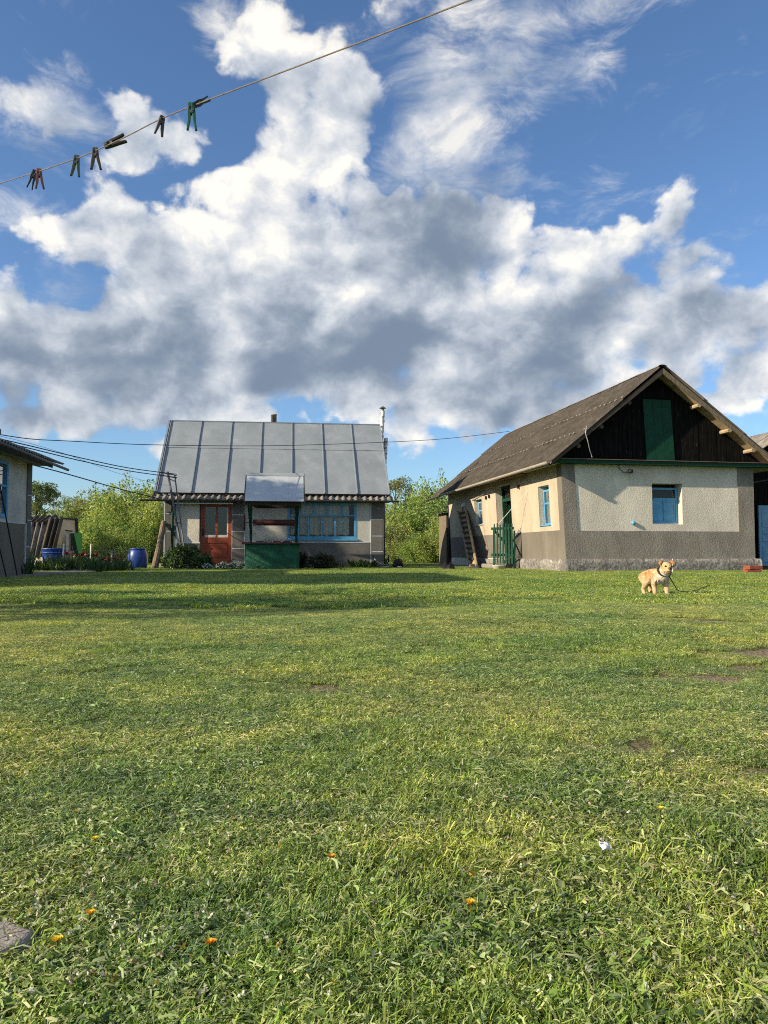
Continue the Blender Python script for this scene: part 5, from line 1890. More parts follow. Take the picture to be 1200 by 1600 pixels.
for i, (px, py, n, h, lab) in enumerate(((530, 889, 16, .30, 'pale-leaved plant clump nearest the twiggy bush by the house'), (552, 888, 26, .38, 'leafy green clump beneath the blue window'),
                                         (566, 888, 26, .36, 'leafy green clump below the right end of the blue window'), (581, 888, 24, .34, 'leafy green clump left of the right corner quoin'),
                                         (598, 886, 18, .42, 'upright green clump at the right corner of the small house'), (536, 893, 8, .16, 'small dark weed tuft on the lawn before the blue window'),
                                         (357, 888, 16, .42, 'green clump growing before the foot of red door'))):
    p = on_ground(px, py)
    v, f, c = blades_clump(rs0, n, h, .16, .055, .8, [(.05, .10, .03), (.07, .13, .04), (.04, .08, .03)] if i else [(.10, .13, .06), (.14, .16, .09)])
    clump_obj('leafy_clump', v, f, c, M_LEAF_DK, (p.x, p.y, 0), lab, 'plant', 'leafy clumps along the small house')


def white_flowers(px0, px1, label, seed, tall=.22, blue=False):
    rs = np.random.default_rng(seed)
    p = on_ground((px0 + px1) / 2, 891)
    hw = (px1 - px0) / 2 * p.y / F
    V, Fc, C, o = [], [], [], 0
    n = 520
    x = rs.uniform(-hw, hw, n)
    y = rs.uniform(0, .5, n)
    z = tall * rs.uniform(.25, 1.05, n) * (.7 + .5 * np.abs(np.sin(x * 6 + seed)))
    s = rs.uniform(.012, .026, n)
    ang = rs.uniform(0, 6.28, n)
    for i in range(n):
        c0 = np.array([x[i], y[i], z[i]])
        u = np.array([math.cos(ang[i]), math.sin(ang[i]), .3]) * s[i]
        w = np.array([-math.sin(ang[i]) * .5, math.cos(ang[i]) * .5, .9]) * s[i]
        V += [c0 - u, c0 + w, c0 + u, c0 - w]
        Fc.append([o, o + 1, o + 2, o + 3])
        o += 4
        C += [np.array((.16, .18, .50) if (blue and i % 4 == 0) else (.85, .87, .82)) * rs.uniform(.7, 1.05)] * 4
    t = thing('white_flower_clump', label, 'flowers', (p.x, p.y, 0), 0, 'low white flowers edging the house bed')
    me = np_mesh('flowers', np.array(V), [np.array(Fc)], np.array(C))
    me.materials.append(M_FLOWER)
    inst('flowers', me, t)
    cl = [(rs.uniform(-hw, hw), rs.uniform(.0, .5), rs.uniform(.02, tall * .7), .10, .10, .06, 1) for i in range(20)]
    v, f, c = leaf_cloud(900, clumps_sampler(rs, cl), .05, GARD + [(.12, .13, .10)], rs)
    v[:, 2] = np.abs(v[:, 2])
    lm = np_mesh('leaves', v, [f], c)
    lm.materials.append(M_LEAF_DK)
    inst('leaves', lm, t)


white_flowers(262, 302, 'white flower clump in front of the dark bush', 71)
white_flowers(314, 345, 'white flower clump before the left part of the red door', 72, .17, True)
white_flowers(345, 378, 'white flower clump below the dark middle quoin', 73, .22)
white_flowers(378, 412, 'white flower clump touching the left side of the green well', 74, .14)


# ------------------------------------------------------------------ leaning log, trimmer, rags
p0, p1 = at(241, 886, 24.2), at(256, 815, 24.9)
p0.z = -.02
cord_thing('leaning_post', [p0, p0.lerp(p1, .5) + Vector((.02, 0, 0)), p1], [.115, .10, .085], M_WOOD, 'old grey wooden post leaning on the left corner of small house', 'post', None, 10)
pl = on_ground(248, 887)
s = MB().hexa([(-.2, -.15, -.02), (.2, -.15, -.02), (.2, .15, -.02), (-.2, .15, -.02), (-.17, -.12, .14), (.18, -.13, .12), (.16, .12, .13), (-.15, .13, .15)]).build('stone_block', M_CONC, None, bevel=.02)
s.location = (pl.x + .05, pl.y + .1, 0)
tag(s, 'rough grey stone block at the foot of the leaning post', 'stone')


def trimmer():
    e = on_ground(621, 888)
    o = Vector((e.x, e.y, 0))
    t = thing('grass_trimmer', 'petrol grass trimmer with black engine lying right of the small house', 'trimmer', o)
    def q(px, py, dy=0.0):
        p = at(px, py, e.y + dy)
        return p - o
    MB().tube([q(560, 888.5, .0), q(590, 887, .0), q(616, 884, .0)], .016, 8).build('shaft', mat('silver_shaft', (.50, .50, .48), .4, .1, 9, spec=.5, metal=.4), t, True)
    hb = MB().tube([q(582, 866, .35), q(585, 873, .3), q(590, 879, .2), q(598, 882, .05), q(606, 882, -.05), q(607, 876, -.2), q(607, 869, -.25)], .014, 8)
    hb.build('handlebar', MATS['silver_shaft'], t, True)
    MB().tube([q(581, 863, .36), q(584, 871, .31)], .022, 8).build('grip', mat('dark_red_grip', (.09, .02, .015), .6), t, True)
    MB().tube([q(607, 867, -.25), q(607, 878, -.2)], .022, 8).build('grip', M_BLACK, t, True)
    b = MB()
    rs = np.random.default_rng(9)
    for (cx, cz, r, yy) in ((0, .17, .15, .0), (.06, .24, .11, .05), (-.06, .10, .11, -.05), (.10, .12, .10, .05)):
        b.lathe([(r * .3, -r * .8), (r * .85, -r * .6), (r, 0), (r * .8, r * .6), (r * .3, r * .8)], (cx, yy, cz), 9)
    b.v = [(x, y, max(z, .005)) for (x, y, z) in b.v]
    b.build('engine', M_BLACK, t)
    MB().box(.07, .14, -.06, .06, .22, .30).build('fuel_cap', mat('orange_plastic', (.45, .10, .03), .5), t, bevel=.02)
    MB().box(-.01, .14, -.18, -.08, .005, .07).build('fuel_tank', M_WHITE, t, bevel=.02)
    MB().tube([q(566, 890, -.1), q(560, 889, 0)], .03, 8).build('cutting_head', M_BLACK, t)


trimmer()
for i, (px, py, wpx, hgt, lab) in enumerate(((691, 887, 24, .20, 'crumpled black rag on the grass before the shrub gap'), (700, 890.5, 20, .20, 'black rag lying nearest the camera left of the ladder'), (741, 889.5, 24, .15, 'flat dark rag on the ground below the ladder'))):
    p = on_ground(px, py)
    hw = wpx / 2 * p.y / F
    n = 12
    b = MB()
    rr = random.Random(40 + i)
    for r in range(n + 1):
        for c_i in range(n + 1):
            x, y = -1 + 2 * r / n, -1 + 2 * c_i / n
            e = max(0, 1 - (x * x * .9 + y * y * .9) ** 1.0)
            b.v.append((x * hw * (1 + .12 * rr.uniform(-1, 1)), y * .22, hgt * e ** .6 * (.55 + .6 * rr.random()) * (1.2 if x > .2 else .7)))
    b.f += [(r * (n + 1) + c_i, (r + 1) * (n + 1) + c_i, (r + 1) * (n + 1) + c_i + 1, r * (n + 1) + c_i + 1) for r in range(n) for c_i in range(n)]
    o = b.build('dark_rag', M_BLACK if i < 2 else M_WOODDARK, None, True)
    o.location = (p.x, p.y, .004)
    o.rotation_euler = (0, 0, rr.uniform(-.4, .4))
    tag(o, lab, 'rag', 'dark rags on the grass')

# concrete strip before the long house and trodden path at the left
def strip(name, pts, z, m, label):
    b = MB()
    n = len(pts)
    for p in pts:
        b.v.append((p[0], p[1], z))
    for p in pts:
        b.v.append((p[0], p[1], -.08))
    b.f.append(tuple(range(n)))
    b.f += [(i, n + i, n + (i + 1) % n, (i + 1) % n) for i in range(n)]
    return tag(b.build(name, m), label, None, None, 'structure')


q1, q2 = r_local(-1.05, lw(800)), r_local(-.05, lw(800))
q3, q4 = r_local(-.05, 13.2), r_local(-1.6, 13.0)
strip('concrete_apron', [q1, q2, q3, q4, r_local(-1.25, 9.5), r_local(-.95, 7.0)], .035, M_CONC, 'grey concrete apron along the long house')
g = [on_ground(x, y) for (x, y) in ((-120, 915), (0, 906), (60, 900.5), (120, 897), (150, 895), (150, 892), (110, 892.5), (50, 895), (0, 898.5), (-120, 904))]
strip('garden_path', g, .04, M_CONC, 'narrow grey garden path beside the fenced bed')

# flat stone at the bottom left corner
p = on_ground(2, 1506)
b = MB()
n = 14
for z, sc in ((-.03, .85), (.014, .80), (.020, .70)):
    for i in range(n):
        a = 2 * math.pi * i / n
        r = (1 + .12 * math.sin(3 * a + 1) + .07 * math.sin(5 * a)) * sc
        b.v.append((.055 * r * math.cos(a), .072 * r * math.sin(a), z))
b.f += [(k * n + i, k * n + (i + 1) % n, (k + 1) * n + (i + 1) % n, (k + 1) * n + i) for k in range(2) for i in range(n)] + [tuple(2 * n + i for i in range(n))]
o = b.build('flat_stone', M_STONE, None, False, .004)
o.location = (p.x - .012, p.y, gz(p.x, p.y) + .004)
tag(o, 'flat bare grey stone in the grass at the bottom left corner', 'stone')


# ------------------------------------------------------------------ dog
def dog():
    foot = on_ground(1025, 929.5)
    D = thing('dog', 'tan and cream dog standing on the lawn facing the camera with a lead', 'dog', (foot.x, foot.y, gz(foot.x, foot.y)))
    # dog space: x forwards, y to its left, z up; turned to face right of the camera
    yaw = math.atan2(-.965, .26)
    D.rotation_euler = (0, 0, yaw)
    D.scale = (1.0, 1.0, 1.0)
    J = {}
    E = []

    def v(n, x, y, z, r, r2=None):
        J[n] = ((x, y, z), (r, r2 or r))

    v('hip', -.17, 0, .275, .088, .098)
    v('loin', -.05, 0, .272, .088, .095)
    v('chest', .08, 0, .262, .098, .115)
    v('breast', .155, 0, .258, .085, .098)
    v('neck', .185, 0, .325, .070, .072)
    v('nape', .205, 0, .365, .060, .062)
    for s, nm in ((1, 'l'), (-1, 'r')):
        st = .035 if s > 0 else -.015
        v('sh' + nm, .11, s * .062, .235, .058, .062)
        v('el' + nm, .085 + st, s * .070, .155, .036, .038)
        v('wr' + nm, .10 + st, s * .070, .075, .026, .027)
        v('pa' + nm, .105 + st, s * .070, .022, .026, .028)
        v('to' + nm, .135 + st, s * .070, .014, .021, .024)
        E += [('chest', 'sh' + nm), ('sh' + nm, 'el' + nm), ('el' + nm, 'wr' + nm), ('wr' + nm, 'pa' + nm), ('pa' + nm, 'to' + nm)]
        hs = -.02 if s > 0 else .035
        v('th' + nm, -.165, s * .060, .225, .068, .075)
        v('kn' + nm, -.12 + hs, s * .070, .160, .046, .05)
        v('ho' + nm, -.20 + hs, s * .070, .100, .027, .028)
        v('hw' + nm, -.185 + hs, s * .070, .030, .024, .026)
        v('ht' + nm, -.155 + hs, s * .070, .014, .021, .024)
        E += [('hip', 'th' + nm), ('th' + nm, 'kn' + nm), ('kn' + nm, 'ho' + nm), ('ho' + nm, 'hw' + nm), ('hw' + nm, 'ht' + nm)]
    v('t1', -.255, 0, .290, .030)
    v('t2', -.300, .01, .260, .028)
    v('t3', -.315, .02, .205, .018)
    E += [('hip', 'loin'), ('loin', 'chest'), ('chest', 'breast'), ('breast', 'neck'), ('neck', 'nape'), ('hip', 't1'), ('t1', 't2'), ('t2', 't3')]
    # head looks at the camera: direction in dog space
    look = Vector((math.cos(-yaw - R(98)), math.sin(-yaw - R(98)), 0))
    side = Vector((-look.y, look.x, 0))
    H0 = Vector((.215, .012, .380))
    HS = 1.22

    def hp(f, s, z):
        return H0 + (look * f + side * s + Vector((0, 0, z))) * HS
    for n, p, r in (('skull', hp(0, 0, .012), (.082, .072)), ('brow', hp(.045, 0, .0), (.070, .060)), ('muz', hp(.095, 0, -.026), (.040, .036)), ('nose', hp(.128, 0, -.026), (.029, .025))):
        J[n] = (tuple(p), r)
    E += [('nape', 'skull'), ('skull', 'brow'), ('brow', 'muz'), ('muz', 'nose')]
    names = list(J)
    me = bpy.data.meshes.new('body')
    me.from_pydata([J[n][0] for n in names], [(names.index(a), names.index(b)) for a, b in E], [])
    o = bpy.data.objects.new('body', me)
    COL.objects.link(o)
    o.parent = D
    sk = o.modifiers.new('skin', 'SKIN')
    sk.use_smooth_shade = True
    sv = me.skin_vertices[0].data
    for i, n in enumerate(names):
        sv[i].radius = J[n][1]
        sv[i].use_root = (n == 'hip')
    ss = o.modifiers.new('subdivision', 'SUBSURF')
    ss.levels = ss.render_levels = 2
    # short coat of real hairs over the body, coloured by where they grow
    bpy.context.view_layer.update()
    ev = o.evaluated_get(bpy.context.evaluated_depsgraph_get()).to_mesh()
    co = np.array([v_.co[:] for v_ in ev.vertices])
    no = np.array([v_.normal[:] for v_ in ev.vertices])
    tris = []
    for p in ev.polygons:
        vs = p.vertices[:]
        tris += [(vs[0], vs[i], vs[i + 1]) for i in range(1, len(vs) - 1)]
    tris = np.array(tris)

    def coat(P):
        tan, cream, white = np.array([.46, .24, .085]), np.array([.58, .43, .25]), np.array([.66, .60, .50])
        x, y, z = P[:, 0], P[:, 1], P[:, 2]
        up = np.clip((z - .19) / .13, 0, 1)
        c = cream[None] * (1 - up[:, None]) + tan[None] * up[:, None]
        ch = np.clip((x - .11) / .05, 0, 1) * np.clip((.345 - z) / .05, 0, 1)
        c = c * (1 - ch[:, None]) + white[None] * ch[:, None]
        hd = P - np.array(H0)
        f = hd @ np.array(look)
        s = hd @ np.array(side)
        ish = (z > .335) & (np.linalg.norm(hd, axis=1) < .18)
        hc = np.where(((np.abs(s) < .018) & (f > .02))[:, None], white, np.where((hd[:, 2] < -.03)[:, None], white, np.array([.54, .35, .165])[None]))
        return np.where(ish[:, None], hc, c)
    rs = np.random.default_rng(77)
    area = np.linalg.norm(np.cross(co[tris[:, 1]] - co[tris[:, 0]], co[tris[:, 2]] - co[tris[:, 0]]), axis=1)
    n = 34000
    ti = rs.choice(len(tris), n, p=area / area.sum())
    w = rs.dirichlet((1, 1, 1), n)
    P = (co[tris[ti]] * w[:, :, None]).sum(1)
    N = (no[tris[ti]] * w[:, :, None]).sum(1)
    flow = np.tile([-.75, 0, -.75], (n, 1))
    d = N * .32 + flow * .8 + rs.normal(size=(n, 3)) * .16
    d /= np.linalg.norm(d, axis=1, keepdims=True)
    L = np.where(P[:, 2] < .16, .010, np.where((P[:, 0] > .10) & (P[:, 2] < .33), .030, .020))
    L = np.where(P[:, 2] > .33, .010, L) * rs.uniform(.6, 1.3, n)
    fr = np.linalg.norm(P - np.array(hp(.128, 0, -.026)), axis=1)
    L = np.where(fr < .045, .003, L)
    sd = np.cross(d, N)
    sd /= np.linalg.norm(sd, axis=1, keepdims=True) + 1e-9
    wd = .0016
    V = np.stack([P - sd * wd, P + sd * wd, P + d * L[:, None]], 1).reshape(-1, 3)
    V[:, 2] = np.maximum(V[:, 2], .002)
    C = np.repeat(coat(P) * rs.uniform(.88, 1.12, size=(n, 1)), 3, axis=0)
    hair = np_mesh('coat', V, [np.arange(3 * n).reshape(-1, 3)], C)
    hm = bpy.data.materials.new('dog_hair')
    hm.use_nodes = True
    kk = NT(hm.node_tree)
    bs = hm.node_tree.nodes['Principled BSDF']
    hm.node_tree.links.new(kk.n('ShaderNodeAttribute', attribute_name='Col').outputs['Color'], bs.inputs['Base Color'])
    bs.inputs['Roughness'].default_value = .75
    hair.materials.append(hm)
    ho = inst('coat', hair, D)
    ho['kind'] = 'stuff'
    # skin below: same colours by place
    M_SKIN = mat('dog_skin', (.50, .31, .14), .9, .15, 40, (.58, .42, .24), (.45, .6), 14)
    me.materials.append(M_SKIN)
    # ears, eyes, nose, mouth, collar
    for s in (1, -1):
        b = MB()
        a0 = hp(.0, s * .026, .060)
        a1 = hp(.005, s * .050, .066)
        pts = [a0, a1, hp(.012, s * .070, .064), hp(.030, s * .086, .038), hp(.040, s * .080, .010), hp(.030, s * .052, .024)]
        mid = hp(.042, s * .062, .042)
        bk = Vector(look) * -.012
        b.v = [tuple(p) for p in pts] + [tuple(mid)] + [tuple(p + bk) for p in pts] + [tuple(mid + bk)]
        m = len(pts)
        b.f = [(i, (i + 1) % m, m) for i in range(m)] + [(m + 1 + (i + 1) % m, m + 1 + i, 2 * m + 1) for i in range(m)] + [(i, m + 1 + i, m + 1 + (i + 1) % m, (i + 1) % m) for i in range(m)]
        b.build('ear', mat('ear_fur', (.30, .155, .065), .9, .2, 40), D, True)
        e = hp(.094, s * .031, .008)
        MB().lathe([(.002, -.011), (.010, -.007), (.0125, 0), (.010, .007), (.002, .011)], tuple(e), 10).build('eye', mat('dark_eye', (.010, .007, .005), .15, .1, 9, spec=.6), D, True)
    np_ = hp(.152, 0, -.014)
    MB().lathe([(.003, -.018), (.017, -.012), (.023, 0), (.018, .012), (.004, .016)], tuple(np_), 10).build('nose', mat('wet_nose', (.012, .010, .010), .3, .1, 9, spec=.6), D, True)
    mp = hp(.143, 0, -.052)
    MB().tube([mp - side * .020, mp + look * .006 + Vector((0, 0, -.004)), mp + side * .020], .0065, 6).build('mouth', mat('mouth_pink', (.16, .045, .04), .5), D, True)
    ring = []
    for i in range(21):
        a = 2 * math.pi * i / 20
        ring.append((.180 + .055 * math.cos(a) * .75, .088 * math.sin(a), .318 - .055 * math.cos(a) * 1.1))
    MB().tube(ring, .010, 8).build('collar', M_BLACK, D, True)
    return D


DOG = dog()
bpy.context.view_layer.update()
c0 = DOG.matrix_world @ Vector((.245, .02, .27))
g1 = on_ground(1062, 927)
pts = smooth_path([c0, c0.lerp(Vector((g1.x, g1.y, .03)), .5) + Vector((0, 0, -.02)), Vector((g1.x, g1.y, .03)), on_ground(1085, 924) + Vector((0, 0, .012)), on_ground(1108, 915) + Vector((0, 0, .01))], 8)
ld = MB()
for i in range(len(pts) - 1):
    a, b = pts[i], pts[i + 1]
    ld.tube([a, b], .006, 5)
tag(ld.build('dog_lead', M_BLACK), 'dark chain lead running from the dog collar into the grass', 'lead')
st = at(1051, 893, 19.9)
o = MB().tube([(0, 0, -.1), (0, 0, at(1051, 873, 19.9).z)], .012, 6).build('thin_stake', M_WHITE)
o.location = (st.x, 19.9, 0)
tag(o, 'thin pale stake against the concrete plinth just behind the dog', 'stake')


# ------------------------------------------------------------------ grass
GREENS = np.array([(.21, .305, .058), (.25, .335, .066), (.18, .275, .056), (.30, .355, .085), (.33, .37, .10), (.15, .215, .055)])
DRY = np.array([(.52, .49, .28), (.42, .40, .21), (.56, .55, .37), (.34, .35, .16)])
PALE = np.array([(.40, .46, .21), (.33, .41, .16), (.47, .51, .28)])


def grass_patch(name, seed, size, n_blade, hmin, hmax, n_leaf, n_clip, wid=.0019):
    rs = np.random.default_rng(seed)
    V, T, Q, C = [], [], [], []
    o = 0
    # upright blades: 2 segments, cut or pointed tips, tufted
    tc = rs.uniform(-size / 2, size / 2, (max(6, n_blade // 22), 2))
    ti = rs.integers(0, len(tc), n_blade)
    base = tc[ti] + rs.normal(scale=.018, size=(n_blade, 2))
    a = rs.uniform(0, 6.283, n_blade)
    d = np.stack([np.cos(a), np.sin(a)], 1)
    s = np.stack([-d[:, 1], d[:, 0]], 1)
    h = rs.uniform(hmin, hmax, n_blade) * (0.75 + .5 * rs.random(len(tc))[ti])
    lean = h * rs.uniform(.15, 1.25, n_blade)
    w = wid * rs.uniform(.6, 1.5, n_blade)
    cut = (rs.random(n_blade) < .45)
    col = GREENS[rs.integers(0, len(GREENS), n_blade)] * rs.uniform(.75, 1.3, (n_blade, 1))
    dry = rs.random(n_blade) < .05
    col[dry] = DRY[rs.integers(0, len(DRY), dry.sum())]

    def P(t, off, fz):
        xy = base + d * (lean * t ** 2)[:, None] + s * (off)[:, None]
        return np.concatenate([xy, (h * fz)[:, None]], 1)
    one = np.ones(n_blade)
    tipw = np.where(cut, .7, .06)
    vs = np.stack([P(0 * one, -w / 2, 0), P(0 * one, w / 2, 0), P(.5 * one, -w * .48, .56), P(.5 * one, w * .48, .56), P(one, -w * .5 * tipw, .93), P(one, w * .5 * tipw, .93)], 1)
    b6 = np.arange(n_blade)[:, None] * 6
    Q.append(np.concatenate([b6 + [[0, 1, 3, 2]], b6 + [[2, 3, 5, 4]]]))
    V.append(vs.reshape(-1, 3))
    shade = np.array([.75, .75, 1.05, 1.05, 1.22, 1.22])  # shade at the roots and light on the tips, painted into the blade colour
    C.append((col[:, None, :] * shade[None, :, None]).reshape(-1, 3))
    o = n_blade * 6
    # broad weed leaves: folded ovals near the ground
    if n_leaf:
        c = np.concatenate([rs.uniform(-size / 2, size / 2, (n_leaf, 2)), rs.uniform(.006, hmax * .75, (n_leaf, 1))], 1)
        a = rs.uniform(0, 6.283, n_leaf)
        el = rs.normal(.25, .4, n_leaf)
        d3 = np.stack([np.cos(a) * np.cos(el), np.sin(a) * np.cos(el), np.sin(el)], 1)
        s3 = np.stack([-np.sin(a), np.cos(a), rs.normal(0, .35, n_leaf)], 1)
        nn = np.cross(d3, s3)
        L = rs.uniform(.005, .013, (n_leaf, 1))
        W = L * rs.uniform(.26, .46, (n_leaf, 1))
        vs = np.stack([c - d3 * L * .5, c - d3 * L * .1 + s3 * W + nn * W * .35, c + d3 * L * .28 + s3 * W * .8 + nn * W * .3, c + d3 * L * .55, c + d3 * L * .28 - s3 * W * .8 + nn * W * .3, c - d3 * L * .1 - s3 * W + nn * W * .35], 1)
        b6 = o + np.arange(n_leaf)[:, None] * 6
        Q.append(np.concatenate([b6 + [[0, 1, 2, 3]], b6 + [[0, 3, 4, 5]]]))
        V.append(vs.reshape(-1, 3))
        cl = np.concatenate([GREENS, PALE[:1]])[rs.integers(0, len(GREENS) + 1, n_leaf)] * rs.uniform(.7, 1.15, (n_leaf, 1)) * np.array([[.85, .95, 1.1]])
        C.append(np.repeat(cl, 6, axis=0))
        o += n_leaf * 6
    # mown clippings lying about
    if n_clip:
        c = np.concatenate([rs.uniform(-size / 2, size / 2, (n_clip, 2)), rs.uniform(.008, hmax * .95, (n_clip, 1))], 1)
        a = rs.uniform(0, 6.283, n_clip)
        el = rs.normal(0, .28, n_clip)
        d3 = np.stack([np.cos(a) * np.cos(el), np.sin(a) * np.cos(el), np.sin(el)], 1)
        s3 = np.stack([-np.sin(a), np.cos(a), rs.normal(0, .5, n_clip)], 1)
        L = .006 + .020 * rs.uniform(0, 1, (n_clip, 1)) ** 2
        W = rs.uniform(.0005, .0014, (n_clip, 1)) * (wid / .0019)
        bend = np.zeros((n_clip, 3))
        bend[:, 2] = -rs.uniform(0, .25, n_clip) * L[:, 0]
        bend[:, :2] = rs.normal(0, .12, (n_clip, 2)) * L
        vs = np.stack([c - d3 * L * .5 - s3 * W, c - d3 * L * .5 + s3 * W, c - bend - s3 * W, c - bend + s3 * W, c + d3 * L * .5 - s3 * W * .4, c + d3 * L * .5 + s3 * W * .4], 1)
        b6 = o + np.arange(n_clip)[:, None] * 6
        Q.append(np.concatenate([b6 + [[0, 1, 3, 2]], b6 + [[2, 3, 5, 4]]]))
        V.append(vs.reshape(-1, 3))
        al = np.concatenate([DRY, PALE, PALE, GREENS[:3]])
        cl = al[rs.integers(0, len(al), n_clip)] * rs.uniform(.7, 1.15, (n_clip, 1))
        C.append(np.repeat(cl, 6, axis=0))
    me = np_mesh(name, np.concatenate(V), [np.concatenate(Q)], np.concatenate(C))
    return me


M_GRASS = leaf_mat('lawn_blades', trans=.34, spec=.40)
GCOL = bpy.data.collections.new('grass_sources')
N_VAR = 12
for i in range(N_VAR):
    near = i < 8
    if i < 3:      # lush tufts
        me = grass_patch('grass_patch_%02d' % i, 100 + i, .34, 2200, .011, .028, 260, 800)
    elif i < 6:    # mixed with weeds and clippings
        me = grass_patch('grass_patch_%02d' % i, 100 + i, .34, 1400, .009, .023, 760, 1700)
    elif i < 8:    # thin and trodden, many clippings
        me = grass_patch('grass_patch_%02d' % i, 100 + i, .34, 650, .007, .018, 300, 1500)
    else:          # larger patches for the far lawn
        me = grass_patch('grass_patch_%02d' % i, 100 + i, .62, 2000, .018, .042, 160, 420, .0055)
    me.materials.append(M_GRASS)
    ob = bpy.data.objects.new('grass_patch_%02d' % i, me)
    GCOL.objects.link(ob)


def value_noise(x, y, seed):
    rs = np.random.default_rng(seed)
    g = rs.random((64, 64))
    xi, yi = np.floor(x).astype(int), np.floor(y).astype(int)
    fx, fy = x - xi, y - yi
    fx, fy = fx * fx * (3 - 2 * fx), fy * fy * (3 - 2 * fy)
    a = g[xi % 64, yi % 64] * (1 - fx) + g[(xi + 1) % 64, yi % 64] * fx
    b = g[xi % 64, (yi + 1) % 64] * (1 - fx) + g[(xi + 1) % 64, (yi + 1) % 64] * fx
    return a * (1 - fy) + b * fy


def blocked(x, y):
    """footprints where no lawn grows"""
    m = np.zeros(len(x), bool)
    for (o_, ang, x0, x1, y0, y1) in ((LO, A7, .0, 7.1, -.1, 6), (RO, A10, -.1, 5.75, -.1, 12), ((-8.3, 18), A7, -9, .05, -9, 0), ((10.75, 23.4), A10, 0, 4, 0, 5)):
        dx, dy = x - o_[0], y - o_[1]
        u = dx * math.cos(ang) + dy * math.sin(ang)
        w = -dx * math.sin(ang) + dy * math.cos(ang)
        m |= (u > x0) & (u < x1) & (w > y0) & (w < y1)
    dx, dy = x - RO.x, y - RO.y
    u = dx * math.cos(A10) + dy * math.sin(A10)
    w = -dx * math.sin(A10) + dy * math.cos(A10)
    m |= (u > -1.1) & (u <= 0) & (w > lw(800)) & (w < 13)
    for (pa, pb) in (((-120, 909.5), (60, 898)), ((60, 898), (150, 893.5))):
        a, b = on_ground(*pa), on_ground(*pb)
        t = np.clip(((x - a.x) * (b.x - a.x) + (y - a.y) * (b.y - a.y)) / ((b.x - a.x) ** 2 + (b.y - a.y) ** 2), 0, 1)
        m |= np.hypot(x - a.x - t * (b.x - a.x), y - a.y - t * (b.y - a.y)) < .85
    c_ = on_ground(425, 891)
    m |= (np.abs(x - c_.x) < .85) & (y > c_.y) & (y < c_.y + 1.4)
    return m


